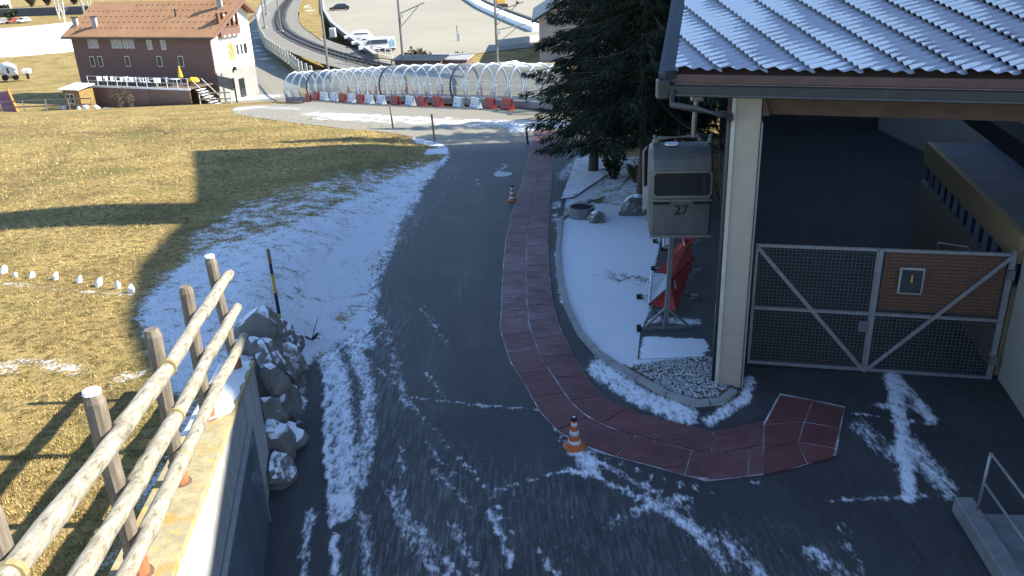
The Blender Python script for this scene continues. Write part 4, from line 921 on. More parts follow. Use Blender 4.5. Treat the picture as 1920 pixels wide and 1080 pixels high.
for i,(x,c) in enumerate(bars):
    s=float(np.interp(-x,-pxs,ss)); p=tp(s,2.25,0); p[2]=float(tz(p[0],p[1]))+.02
    if i==0: nb_='beside the white cabinet at the far tunnel end'
    elif i==len(bars)-1: nb_='at the spruce end of the barrier row'
    else: nb_='between %s and %s neighbours in the tunnel row'%('a '+nm[bars[i-1][1]],'a '+nm[bars[i+1][1]] if bars[i+1][1]!=bars[i-1][1] else 'another '+nm[bars[i+1][1]])
    lab='%s plastic traffic barrier, %s in the row from the white tunnel cabinet'%(nm[c],'first second third fourth fifth sixth seventh eighth ninth tenth eleventh twelfth thirteenth fourteenth fifteenth sixteenth seventeenth'.split()[i])
    rz=math.atan2(tdir[1],tdir[0])+math.pi+random.uniform(-.06,.06)
    if protos[c] is None: o=jersey(mRedP if c=='R' else mWhiteP); protos[c]=o; o.location=tuple(p); o.rotation_euler=(0,0,rz); o['label']=lab
    else: o=dup(protos[c],tuple(p),rz,lab)
    o['group']='plastic barriers along the conveyor tunnel'
# person riding in the tunnel
def person(loc,rz,label):
    me=bpy.data.meshes.new('body'); 
    J=[(0,0,.92),(0,0,1.12),(0,.02,1.36),(0,.02,1.47),(0,0,1.62),(-.18,.0,1.36),(-.24,-.04,1.10),(-.22,-.16,.92),(.18,0,1.36),(.24,-.04,1.10),(.22,-.16,.92),(-.10,0,.86),(-.12,-.03,.48),(-.12,.02,.08),(-.12,-.14,.04),(.10,0,.86),(.12,-.03,.48),(.12,.02,.08),(.12,-.14,.04)]
    E=[(0,1),(1,2),(2,3),(3,4),(2,5),(5,6),(6,7),(2,8),(8,9),(9,10),(0,11),(11,12),(12,13),(13,14),(0,15),(15,16),(16,17),(17,18)]
    Rr=[.15,.15,.16,.06,.105,.08,.06,.045,.08,.06,.045,.10,.075,.06,.045,.10,.075,.06,.045]
    me.from_pydata(J,E,[]); o=bpy.data.objects.new('person',me); COL.objects.link(o); o.location=loc; o.rotation_euler=(0,0,rz)
    sk=o.modifiers.new('skin','SKIN'); 
    for v_,r_ in zip(me.skin_vertices[0].data,Rr): v_.radius=(r_,r_*.85)
    me.skin_vertices[0].data[0].use_root=True
    o.modifiers.new('sub','SUBSURF').levels=1; me.materials.append(M('dark_purple_jacket',(.055,.03,.06),None,6,.8)); tag(o,label,'person')
    return o
sp=float(np.interp(-855,-np.array([proj(tp(s,0,1.3))[0] for s in ss]),ss)); pp=tp(sp,.15,.56)
person(tuple(pp),math.atan2(tdir[1],tdir[0]),'person in dark purple jacket standing on the belt inside the tunnel')
# ------------------------------------------------------------------ restaurant
HA=.41; hu=np.array([-math.cos(HA),math.sin(HA),0]); hv=np.array([math.sin(HA),math.cos(HA),0]); HC=np.array([-33.95,100.45,-7.6]); HL=22.2; WF=5.65; WBk=1.6; HE=7.6; HR=3.35; HBK=9.5+.3
rest=thing('restaurant','large chalet restaurant with red-brown roof, dark timber front and white gable','building',tuple(HC))
mTim=M('dark_red_timber',(.20,.115,.095),(.14,.082,.07),2.5,.8,0,.3,stretch=(.6,.6,5)); mWhiteW=M('white_render',(.82,.79,.70),(.74,.71,.63),.8,.85,0,.08,var=.1); mGreyW=M('grey_render',(.30,.295,.27),(.25,.245,.23),.9,.85,0,.1)
mRoofR,t,b=newmat('red_roof'); v=posvec(t,None,True)
g=ramp(t,noise(t,v,.45,6),[(.3,(.30,.155,.072)),(.7,(.38,.205,.10))]); g=mixc(t,ramp(t,noise(t,v,5,3),[(.55,(0,0,0)),(.7,(.4,.4,.4))]),g,(.16,.08,.05)); t.links.new(g,b.inputs['Base Color']); b.inputs['Roughness'].default_value=.8
def hp(s,w,z): return hu*s+hv*w+np.array([0,0,z])
WT=WF+WBk
MB().prism([hp(0,0,-1.5),hp(HL,0,-1.5),hp(HL,0,HE),hp(0,0,HE)],hv*.3).build('timber_front',mTim,rest)
MB().prism([hp(0,.02,3.35),hp(0,WT,3.35),hp(0,WT,HBK-.3),hp(0,WF,HE+HR-.15),hp(0,.02,HE-.1)],hu*.3).build('gable_wall',mWhiteW,rest)
MB().prism([hp(.02,.03,-1.5),hp(.02,WT,-1.5),hp(.02,WT,3.345),hp(.02,.03,3.345)],hu*.3).build('base_wall',mGreyW,rest)
MB().prism([hp(HL,.02,-1.5),hp(HL,WT,-1.5),hp(HL,WT,HBK-.3),hp(HL,WF,HE+HR-.15),hp(HL,.02,HE-.1)],-hu*.3).build('end_wall',mTim,rest)
MB().prism([hp(0.3,WT,-1.5),hp(HL-.3,WT,-1.5),hp(HL-.3,WT,HBK-.3),hp(.3,WT,HBK-.3)],-hv*.3).build('rear_wall',mWhiteW,rest)
OV=1.0; ov=.55
def roofslab(w0,z0,w1,z1,name):
    a_=[hp(-OV,w0,z0),hp(HL+OV,w0,z0),hp(HL+OV,w1,z1),hp(-OV,w1,z1)]; return MB().prism(a_,np.array([0,0,.22])).build(name,mRoofR,rest)
sf=HR/WF; rf=roofslab(-ov,HE-sf*ov,WF,HE+HR,'roof')
sb_=(HE+HR-HBK)/WBk; roofslab(WF+.02,HE+HR,WT+.5,HBK-sb_*.5,'rear_roof')
MB().beam(hp(-OV-.05,-ov,HE-sf*ov+.05),hp(-OV-.05,WF,HE+HR+.05),.08,.36).build('barge_board',mTim,rest); MB().beam(hp(-OV-.05,WF,HE+HR+.05),hp(-OV-.05,WT+.5,HBK-sb_*.5+.05),.08,.36).build('barge_board',mTim,rest)
MB().beam(hp(-OV,-ov-.1,HE-sf*ov),hp(HL+OV,-ov-.1,HE-sf*ov),.14,.14).build('gutter',mDark,rest)
for s,w,hh_ in ((18.9,1.2,1.1),(1.5,4.4,1.5),(22.4,1.4,.9)): 
    z=HE+sf*w; c=MB().box(hp(s,w,z+hh_/2),(.55,.55,hh_+.5)).build('chimney',mConc,rest); MB().box(hp(s,w,z+hh_+.3),(.75,.75,.1)).build('chimney_cap',mDark,c)
MB().beam(hp(7.2,2.9,HE+sf*2.9),hp(7.2,2.9,HE+sf*2.9+1.1),.15,.15).build('vent_pipe',mDark,rest)
for i in range(26):
    for j in range(5):
        s=.3+i*.87+(j%2)*.43; w=.9+j*1.0; z=HE+sf*w+.26
        if i<18 or j<4: MB().box(hp(s,w,z),(.16,.1,.1)).build('snow_guard',mTim,rest)
def facwin(s,z,w,h,mat=mPaneL):
    f_=MB().box(hp(s,-.03,z),(w+.16,.1,h+.16),np.stack([hu,hv,[0,0,1]],1)).build('window',mFrameW,rest); MB().box(hp(s,-.085,z),(w,.03,h),np.stack([hu,hv,[0,0,1]],1)).build('pane',mat,f_)
for px_ in (168,178,212,222.5,234,245): 
    q=at_plane(px_+2,81,HC,hv)-HC; facwin(float(q@hu),float(q[2]),.62,1.05)
for px_ in (281,307): q=at_plane(px_,84,HC,hv)-HC; facwin(float(q@hu),float(q[2]),.6,.95)
for px_ in (174,189,240,300,340): q=at_plane(px_,115,HC,hv)-HC; facwin(float(q@hu),float(q[2]),.6,1.1,mPane)
Rgab=np.stack([hv,hu,[0,0,1]],1)
def gq(x,y): return at_plane(x,y,HC,hu)-HC
# gable balcony of timber
c0=gq(411,70); c1=gq(445,62); gw0=float(c0@hv); gw1=float(c1@hv); gz0=float(c0[2]); gz1=float(gq(436,20)[2])
bal=MB().box(hp(-.05,(gw0+gw1)/2,(gz0+gz1)/2),(gw1-gw0,.12,gz1-gz0),Rgab).build('balcony_recess',mTim,rest)
for k in range(5): MB().box(hp(-.25,gw0+(gw1-gw0)*k/4,(gz0+gz1)/2),(.16,.3,gz1-gz0),Rgab).build('balcony_post',M('balcony_timber',(.20,.095,.05),None,5,.8),bal)
MB().box(hp(-.42,(gw0+gw1)/2,gz0+.55),(gw1-gw0+.2,.08,1.1),Rgab).build('balcony_front',mTim,bal); MB().box(hp(-.48,(gw0+gw1)/2,gz0+1.1),(gw1-gw0+.2,.14,.1),Rgab).build('balcony_rail',M('balcony_timber',(.2,.095,.05)),bal)
for k in range(4): MB().box(hp(-.45,gw0+(gw1-gw0)*(k+.5)/4,gz0+.06),(.34,.16,.2),Rgab).build('flower_box',mWhiteW,bal)
for k in (1,2): MB().box(hp(-.14,gw0+(gw1-gw0)*(k*2-.5)/4,gz1-.75),(.35,.06,.9),Rgab).build('balcony_window',mFrameW,bal)
# gable window, sign, door
wc=gq(452,94); wq=hp(-.04,float(wc@hv),float(wc[2])); wf_=MB().box(wq,(2.5,.1,1.9),Rgab).build('gable_window',mFrameW,rest)
for k in (-1,0,1): MB().box(wq-hu*.07+hv*k*.72+[0,0,.15],(.3 if k<1 else .55,.04,1.15),Rgab).build('pane',mPane,wf_)
sg=gq(433,95); sq=hp(-.08,float(sg@hv),float(sg[2])); sgn=MB().box(sq,(.75,.1,2.0),Rgab).build('sign_board',M('sign_yellow',(.62,.55,.18),(.5,.43,.12),3,.5),rest)
fc=bpy.data.curves.new('lettering','FONT'); fc.body='DUSI'; fc.size=.62; fc.extrude=.01; fc.align_x='CENTER'; fc.align_y='CENTER'; fo=bpy.data.objects.new('tmp',fc); COL.objects.link(fo)
dg=bpy.context.evaluated_depsgraph_get(); me=bpy.data.meshes.new_from_object(fo.evaluated_get(dg)); bpy.data.objects.remove(fo)
lo_=link('lettering',me,mBlack,sgn); lo_.matrix_local=Matrix.Translation(Vector(sq-hu*.07))@Matrix(((0,-hv[0],-hu[0],0),(0,-hv[1],-hu[1],0),(1,0,0,0),(0,0,0,1)))
dq=gq(451,142); dd=MB().box(hp(-.04,float(dq@hv),1.0),(.9,.1,2.2),Rgab).build('door',mPane,rest)
MB().box(hp(-.2,float(gq(438,128)@hv),float(gq(438,128)[2])),(.3,.3,.4),Rgab).build('lamp',mBlack,rest)
MB().tube([hp(-.1,-.1,HE-.6),hp(-.1,-.1,-.5)],.08,6).build('downpipe',mTim,rest)
# terrace in front of the restaurant
ter=thing('terrace','raised restaurant terrace with white railings, stairs and brown side wall','terrace',tuple(HC))
TZ=2.1; mDeck=M('deck_timber',(.17,.125,.09),None,3,.8); mWhiteM=M('white_metal',(.72,.73,.72),None,4,.4)
for k in range(10): MB().prism([hp(.3+k*1.55,-.35,TZ),hp(1.8+k*1.55,-.35,TZ),hp(1.8+k*1.55,-4.3,TZ),hp(.3+k*1.55,-4.3,TZ)],(0,0,.12)).build('deck_board',mDeck,ter)
MB().prism([hp(.3,-4.2,-1.5),hp(6.5,-4.2,-1.5),hp(6.5,-4.2,TZ),hp(.3,-4.2,TZ)],-hv*.15).build('side_wall',M('brown_wall',(.15,.095,.065),None,3,.8),ter)
MB().prism([hp(6.6,-4.2,-1.5),hp(15.8,-4.2,-1.5),hp(15.8,-4.2,TZ),hp(6.6,-4.2,TZ)],-hv*.12).build('side_wall',mTim,ter)
MB().beam(hp(.1,-4.4,TZ+.05),hp(15.9,-4.4,TZ+.05),.1,.22).build('edge_beam',mWhiteM,ter)
for k in range(11): MB().tube([hp(.3+k*1.55,-4.38,TZ),hp(.3+k*1.55,-4.38,TZ+1.3)],.035,6).build('railing_post',mWhiteM,ter)
for z in (.7,1.25): MB().tube([hp(.3,-4.38,TZ+z),hp(15.8,-4.38,TZ+z)],.025,6).build('railing_bar',mWhiteM,ter)
for k in range(8): MB().box(hp(-.35-k*.3,-3.2,TZ-.12-k*.27),(.32,1.4,.1),np.stack([hu,hv,[0,0,1]],1)).build('stair_tread',mWhiteM,ter)
for w in (-3.95,-2.45): MB().tube([hp(0,w,TZ+1),hp(-2.5,w,TZ-1.1)],.04,6).build('stair_rail',mWhiteM,ter)
def table(loc,rz,lab):
    t_=thing('terrace_table',lab,'table',tuple(loc),rz,'terrace tables'); MB().box((0,0,.73),(1.3,.75,.05)).build('table_top',mWhiteP,t_)
    for x in (-.55,.55):
        for y in (-.3,.3): MB().beam((x,y,0),(x,y,.7),.05,.05).build('leg',mGrey,t_)
    return t_
def chair(loc,rz,lab):
    t_=thing('terrace_chair',lab,'chair',tuple(loc),rz,'terrace chairs'); MB().box((0,0,.45),(.48,.46,.05)).build('seat',mWhiteP,t_); MB().box((0,.22,.72),(.48,.05,.5)).build('backrest',mWhiteP,t_)
    for x in (-.2,.2):
        for y in (-.2,.2): MB().beam((x,y,0),(x,y,.43),.04,.04).build('leg',mGrey,t_)
    return t_
rr=math.atan2(hu[1],hu[0])
T0=table(HC+hp(4,-2.5,TZ+.12),rr,'white table on the restaurant terrace'); C0=chair(HC+hp(4.9,-2.6,TZ+.12),rr,'white chair on the restaurant terrace')
for s in (6.5,8.8,11.,13.2): dup(T0,tuple(HC+hp(s,-2.5+random.uniform(-.4,.4),TZ+.12)),rr+random.uniform(-.1,.1))
for s in np.arange(5.6,15,.72): dup(C0,tuple(HC+hp(s,-3.4+random.uniform(-.25,.25),TZ+.12)),rr+random.uniform(-2,2))
um=thing('parasol','closed yellow parasol on the restaurant terrace','parasol',tuple(HC+hp(2.3,-3.2,TZ+.12)))
MB().tube([(0,0,0),(0,0,2.4)],.04,6).build('pole',mGrey,um); MB().lathe([(.05,1.0),(.30,1.1),(.22,1.6),(.10,2.2),(0,2.45)],n=10).build('canopy',M('yellow_canvas',(.62,.42,.05),None,5,.8),um)
# yellow machine on the terrace edge
ym=thing('yellow_ride','yellow rounded children ride parked on the terrace deck','ride',tuple(HC+hp(1.6,-2.0,TZ+.12)))
bo=boulder('body',(0,0,.55),(.9,.55,.5),77,ym,2); bo.data.materials[0]=M('yellow_shell',(.70,.48,.04),None,4,.4)
for x in (-.45,.45): MB().lathe([(0,-.06),(.2,-.06),(.2,.06),(0,.06)],(x,-.45,.2),12).build('wheel',mBlack,ym)
MB().box((.2,0,1.05),(.5,.4,.3)).build('seat',mBlack,ym,bevel=.05)
# kiosk hut below the terrace
kp=HC+hp(15.2,-6.6,.1); hut=thing('kiosk_hut','small yellow-brown kiosk hut with double window below the terrace','hut',tuple(kp),rr+math.pi)
MB().box((0,0,.9),(2.6,2,2.4)).build('walls',M('ochre_timber',(.30,.19,.06),(.2,.13,.045),3,.8),hut); MB().prism([(-1.6,-1.4,2.15),(1.6,-1.4,2.15),(1.6,1.2,2.5),(-1.6,1.2,2.5)],(0,0,.1)).build('roof',mSnow,hut)
fw_=MB().box((-.3,-1.03,1.1),(1.3,.08,1.2)).build('window',mFrameW,hut)
for x in (-.62,.02): MB().box((x,-1.08,1.1),(.5,.03,1.0)).build('pane',mPane,fw_)
struct(sheet('snow_patch',[HC[:2]+hp(s,w,0)[:2] for s,w in ((12.5,-5.2),(12.5,-8.5),(4,-9.5),(-2,-8),(-1.5,-5.2))],mSnow,.07,((1e9,1.),),world=True))
for i,(s,w,r_) in enumerate(((17.2,-7.2,.4),(14.,-8.1,.5),(12.6,-8.3,.6),(18.4,-6.5,.35),(10.2,-8.8,.45))):
    p=HC+hp(s,w,0); p[2]=float(tz(p[0],p[1]))+.1; ob=boulder('snow_heap',p,(r_,r_*.7,r_*1.0),90+i,sub=2); ob.data.materials[0]=mSnow; tag(ob,'white snow heap in front of the kiosk hut','snow heap','snow heaps before the terrace')
for i,(s_,w_,l) in enumerate(((18.6,-5.4,'bare bush left of the kiosk hut'),(9.5,-6.2,'bare bush against the maroon terrace wall'),(7.2,-6.6,'leafless bush at the snow edge below the terrace'),(19.8,-3.,'bare bush at the far corner of the timber front'))):
    p=HC+hp(s_,w_,0); p[2]=float(tz(p[0],p[1])); shrub(p,2.4,.9,20,l,mDryL,'bare_bush','bush','bare bushes by the terrace',120+i,.05)
# notice board on posts
bq=at_z(434,192,-6.6); bq=HC+hp(-3.2,-6.0,0); bq[2]=float(tz(bq[0],bq[1]))
nbd=thing('notice_board','large dark grey notice board on two posts beside the terrace stairs','notice board',tuple(bq))
p0=at_plane(405,141,bq,np.array([0,1.,0]))-bq; p1=at_plane(437,148,bq,np.array([0,1.,0]))-bq; p2=at_plane(438,170,bq,np.array([0,1.,0]))-bq; p3=at_plane(405,160,bq,np.array([0,1.,0]))-bq
MB().prism([p0,p1,p2,p3],(0,.12,0)).build('board',M('grey_board',(.17,.18,.18),None,2,.5),nbd)
for q in (p0,p1): MB().beam((q[0],.06,-.3),(q[0],.06,q[2]+.1),.14,.14,up=(0,1,0)).build('post',mDark,nbd)
# fences along the meadow crest
def railfence(pts,h,label,mat,name='rail_fence',nrail=2,gap=2.4,zl=None):
    P=interp_poly(np.array(pts),step=gap); P=np.array([G(p[0],p[1]) for p in P]) if zl is None else np.c_[P[:,:2],np.full(len(P),zl)]
    o=P[0].copy(); t_=thing(name,label,'fence',tuple(o))
    for p in P: MB().tube([p-o-[0,0,.2],p-o+[0,0,h]],.06,6).build('post',mat,t_)
    for k in range(nrail):
        z=h*(k+1)/nrail-.08
        for a_,b_ in zip(P[:-1],P[1:]): MB().beam(a_-o+[0,0,z],b_-o+[0,0,z],.05,.12).build('rail',mat,t_)
    return t_
mFenW=M('grey_fence_wood',(.26,.25,.22),(.17,.16,.14),3,.85)
def crest(x,d): 
    v=ray(x,206); q=CAM+v*(d/v[1]); return (q[0],q[1])
railfence([crest(-40,84),crest(60,84),crest(175,84)],1.15,'grey wooden rail fence along the crest of the meadow',mFenW)
railfence([crest(378,84),crest(408,83),crest(436,82)],1.2,'short pale rail fence at the meadow corner below the notice board',M('pale_fence',(.5,.46,.36),None,3,.8),nrail=2,gap=1.6)
bp0=np.array(crest(-25,85)); bn=thing('banner_fence','purple-pink banner with orange end pole behind the meadow fence','banner',tuple(G(*bp0)))
MB().prism([(0,0,.2),(3.0,0,.0),(2.6,0,2.1),(0,0,1.9)],(0,.06,0)).build('banner',M('purple_cloth',(.30,.16,.27),None,2,.8),bn); MB().tube([(3.15,0,-.5),(2.65,0,2.3)],.12,8).build('pole',M('orange_pole',(.60,.27,.06),None,4,.6),bn)
# ------------------------------------------------------------------ car park terrace and railway
ZL=-5.2
mLot,t,b=newmat('pale_tarmac'); v=posvec(t); g=ramp(t,noise(t,v,.05,6),[(.3,(.25,.23,.17)),(.7,(.31,.285,.215))]); g=mixc(t,math_(t,'MULTIPLY',noise(t,v,1.2,5),.45),g,(.22,.20,.165)); t.links.new(g,b.inputs['Base Color']); b.inputs['Roughness'].default_value=.9
LW=lambda L,z=ZL:[at_z(x,y,z)[:2] for x,y in L]
zf_=lambda X,Y:np.full(np.shape(X),ZL)
struct(sheet('car_park',LW([(606,-18),(612,30),(628,52),(656,76),(690,100),(712,114),(760,121),(830,110),(960,93),(1030,87),(1110,80),(1150,20),(1150,-18)]),mLot,.08,((1e9,6),),world=True,zf=zf_))
mBal=M('track_ballast',(.24,.225,.19),(.15,.14,.12),1.5,.95,0,.4,obj=False); mRail=M('dark_rail',(.05,.045,.042),None,4,.5,.4); mSleep=M('sleeper_gravel',(.10,.095,.09),(.06,.06,.058),2,.95,obj=False)
TC=[(556,-14),(538,5),(527,22),(523,40),(529,56),(548,70),(580,85),(615,98),(660,112),(720,126),(790,139),(860,150)]
tw_=interp_poly(np.array(LW(TC)),step=2.); 
def ribbon(name,pts,off0,off1,lift,mat,z=ZL):
    T=np.gradient(pts,axis=0); T/=np.linalg.norm(T,axis=1)[:,None]; n=np.c_[-T[:,1],T[:,0]]
    V=[];Fc=[]
    for i in range(len(pts)):
        for o in (off0,off1): q=pts[i]+n[i]*o; V.append((q[0],q[1],z+lift))
    for i in range(len(pts)-1): Fc.append((2*i,2*i+1,2*i+3,2*i+2))
    return MB().add(V,Fc).build(name,mat)
struct(ribbon('ballast',tw_,-4.6,4.2,.06,mBal)); struct(ribbon('track_bed',tw_,-1.5,1.5,.12,mSleep))
T=np.gradient(tw_,axis=0); T/=np.linalg.norm(T,axis=1)[:,None]; nn_=np.c_[-T[:,1],T[:,0]]
rw=thing('railway_track','curved metre-gauge railway track with dark rails along the car park wall','railway track',(tw_[0][0],tw_[0][1],ZL))
for o in (-.62,.62): q=tw_+nn_*o; MB().tube([(p[0]-tw_[0][0],p[1]-tw_[0][1],.26) for p in q],.11,5).build('rail',mRail,rw)
for i in range(0,len(tw_)): MB().box((tw_[i][0]-tw_[0][0],tw_[i][1]-tw_[0][1],.14),(2.2,.28,.12),np.stack([[*nn_[i],0],[*T[i],0],[0,0,1]],1)).build('sleeper',mSleep,rw)
# wall of the car park
cw=interp_poly(np.array(LW([(604,-12),(609,25),(622,48),(650,72),(685,98),(706,113)])),step=6.)
wlk=thing('car_park_wall','dark low wall with pale coping along the car park edge','wall',(cw[0][0],cw[0][1],ZL))
for a_,b_ in zip(cw[:-1],cw[1:]):
    a3=np.array([a_[0]-cw[0][0],a_[1]-cw[0][1],.35]); b3=np.array([b_[0]-cw[0][0],b_[1]-cw[0][1],.35]); MB().beam(a3,b3,.5,.9).build('wall_panel',M('dark_wall',(.10,.085,.07),None,2,.85),wlk); MB().beam(a3+[0,0,.5],b3+[0,0,.5],.7,.1).build('coping',mConc,wlk)
# embankment fence of pale pickets
fpx=[(512,2),(490,18),(482,42),(488,68),(500,90),(520,104),(545,122),(562,138),(585,150)]
fw=interp_poly(np.array(LW(fpx)),step=2.6)
pf=thing('picket_fence','pale slatted embankment fence following the railway curve','fence',(fw[0][0],fw[0][1],ZL))
mPk=M('pale_picket',(.42,.43,.40),None,3,.8)
for i,p in enumerate(fw):
    MB().box((p[0]-fw[0][0],p[1]-fw[0][1],.75),(.30,.30,1.7)).build('picket',mPk,pf)
for a_,b_ in zip(fw[:-1],fw[1:]): MB().beam((a_[0]-fw[0][0],a_[1]-fw[0][1],.6),(b_[0]-fw[0][0],b_[1]-fw[0][1],.6),.06,.25).build('rail',mPk,pf)
# catenary masts
def mast(bx,by,h,r,label,arms=()):
    b_=at_z(bx,by,ZL); t_=thing('catenary_mast',label,'mast',tuple(b_),0,'railway masts')
    MB().tube([(0,0,0),(0,0,h)],[r,r*.75],8).build('pole',M('mast_grey',(.20,.205,.205),None,3,.5,.3),t_); MB().box((0,0,.2),(r*5,r*5,.5)).build('footing',mConc,t_)
    for z,L,dz in arms:
        MB().tube([(0,0,z),(L,-.2,z+dz)],.07,5).build('bracket_arm',mSteel,t_); MB().tube([(0,0,z-1.6),(L*.8,-.16,z+dz*.8)],.05,5).build('stay',mSteel,t_); MB().lathe([(.08,0),(.14,.1),(.08,.2),(.14,.3),(.06,.4)],(.35,0,z-.5),8).build('insulator',mFrameW,t_)
mast(757,128,9.5,.17,'railway mast with slanting bracket arm in front of the car park',((6.4,3.2,1.2),))
mast(933,124,9.8,.17,'railway mast with white double bracket near the dark roofed shed',((6.3,3.4,1.0),(4.2,3.6,.6)))
mast(617,142,10,.17,'railway mast beside the grassy wedge and the conveyor tunnel')
mast(497,54,9,.15,'pair mast close to the pale embankment fence'); mast(500,28,9,.15,'thin mast behind the fence curve'); mast(528,62,9,.14,'white banded mast standing between fence and track')
# dry grass wedge between track and wall
struct(sheet('dry_verge',LW([(596,-6),(580,5),(562,22),(560,40),(568,52),(585,64),(604,78),(606,60),(604,30)]),mGround,.14,((1e9,3),),world=True,zf=zf_,attrs=dict(snow=lambda P,V:strokes(P,[([(572,12),(585,22)],5,.6),([(600,60),(603,72)],3,.6)]))))
# signal box, shed rail fence, bushes along the track
sgb=at_z(625,70,ZL); o=thing('signal_box','white lineside cabinet beside the car park wall','cabinet',tuple(sgb)); MB().box((0,0,.8),(1.0,.8,1.5)).build('cabinet',mWhiteP,o,bevel=.04); MB().box((0,-.42,.8),(.8,.05,1.2)).build('door',mFrameW,o); MB().box((0,0,.05),(1.2,1,.2)).build('plinth',mConc,o)
railfence(LW([(650,118),(700,126),(760,134)]),1.3,'thin dark railing along the near side of the track',mDark,'track_railing',2,3.,ZL)
railfence(LW([(700,100),(735,108)]),1.1,'short pale railing at the car park corner by the van',mFrameW,'corner_railing',2,2.,ZL)
for i,(x,y,h,l) in enumerate(((775,124,2.2,'bare upright bush right of the bracket mast'),(790,122,2.4,'tall reed-like bush behind the tunnel roof'),(805,124,1.6,'low dark bush behind the tunnel roof'),(858,118,1.3,'small dark bush in front of the shaded bank'))):
    shrub(at_z(x,y,ZL),h,.9,18,l,mDryL if i<2 else M('dark_foliage',(.03,.04,.02)),'lineside_bush','bush','bushes along the railway',20+i,.12)
for x,y,w,l in ((790,130,6,'low dark shed roof behind the bushes'),(845,128,5,'low snowy shed roof near the shaded bank')):
    p=at_z(x,y,ZL); o=thing('low_shed',l,'shed',tuple(p),-.35); MB().box((0,0,.5),(w,2,1.2)).build('walls',mTim,o); MB().prism([(-w/2-.3,-1.3,1.1),(w/2+.3,-1.3,1.1),(w/2+.3,1.2,1.5),(-w/2-.3,1.2,1.5)],(0,0,.12)).build('roof',mDark if 'dark' in l else mConc,o)
# shaded snow bank behind the tunnel
p=at_z(945,121,ZL); ob=boulder('snow_bank',(p[0]+.5,p[1]-1,ZL-.7),(5.0,3.0,1.5),51,None,3); ob.rotation_euler=(0,0,-.2); ob.data.materials[0]=mSnow; tag(ob,'large snow bank heaped behind the conveyor tunnel','snow bank')
# barn behind the spruce
bp_=at_z(1012,98,ZL); bar=thing('barn','pale walled barn with dark pitched roof half hidden by the spruce','barn',(bp_[0]+2.6,bp_[1]-9,ZL),-.05)
MB().box((2.,9,2.2),(10,19,6)).build('walls',M('barn_wall',(.33,.31,.30),None,1,.85),bar)
MB().prism([(-3.9,-1.4,4.6),(2,-1.4,8.0),(2,-1.4,8.35),(-3.9,-1.4,4.95)],(0,21,0)).build('roof',mDark,bar); MB().prism([(2,-1.4,8.0),(7.9,-1.4,4.6),(7.9,-1.4,4.95),(2,-1.4,8.35)],(0,21,0)).build('roof',mDark,bar)
MB().prism([(-3,-.52,5.19),(7,-.52,5.19),(2,-.52,7.9)],(0,.2,0)).build('gable',M('barn_wall',(.33,.31,.30)),bar)
# guard rails and kerbs of the far road
def strip(px,z0,z1,w,name,label,mat,cat):
    P=interp_poly(np.array(LW(px)),step=8.); o=thing(name,label,cat,(P[0][0],P[0][1],ZL))
    for a_,b_ in zip(P[:-1],P[1:]): MB().beam((a_[0]-P[0][0],a_[1]-P[0][1],(z0+z1)/2),(b_[0]-P[0][0],b_[1]-P[0][1],(z0+z1)/2),w,z1-z0).build('panel',mat,o)
strip([(930,90),(1010,80)],.2,1.1,.3,'guard_rail','white guard rail at the near edge of the car park by the barn',mFrameW,'guard rail')
strip([(870,-6),(905,16),(950,36),(1010,60)],0,.9,2.2,'far_bank','blue-shaded snow berm along the far side of the car park',mSnow,'snow berm')
strip([(880,-8),(915,13),(960,32),(1015,54)],0,1.2,.5,'far_wall','low dark green wall behind the far snow berm',M('green_wall',(.08,.09,.075),None,2,.8),'wall')
ex=at_z(940,14,ZL); o=thing('excavator','small orange excavator parked beyond the far berm','excavator',tuple(ex),.3)
mOr=M('machine_orange',(.60,.33,.05),None,4,.5)
for y in (-.7,.7): MB().box((0,y,.4),(2.8,.45,.75)).build('track',mBlack,o,bevel=.1)
MB().box((-.3,0,1.4),(2.2,1.6,.9)).build('body',mOr,o,bevel=.1); MB().box((.3,.3,2.2),(1.1,.9,1.1)).build('cab',mPane,o,bevel=.06); MB().tube([(.8,-.3,1.6),(2.2,-.3,3.2),(3.6,-.3,2.4)],.16,6).build('boom',mOr,o); MB().tube([(3.6,-.3,2.4),(3.9,-.3,1.0)],.13,6).build('stick',mOr,o); MB().box((3.9,-.3,.8),(.6,.7,.6)).build('bucket',mBlack,o)
for x,y,l in ((858,78,'short white-based marker pole in the middle of the car park'),):
    p=at_z(x,y,ZL); o=thing('marker_pole',l,'marker pole',tuple(p)); MB().tube([(0,0,0),(0,0,2.4)],.06,6).build('pole',mDark,o); MB().box((.15,0,.7),(.5,.3,1.2)).build('base',mWhiteP,o)
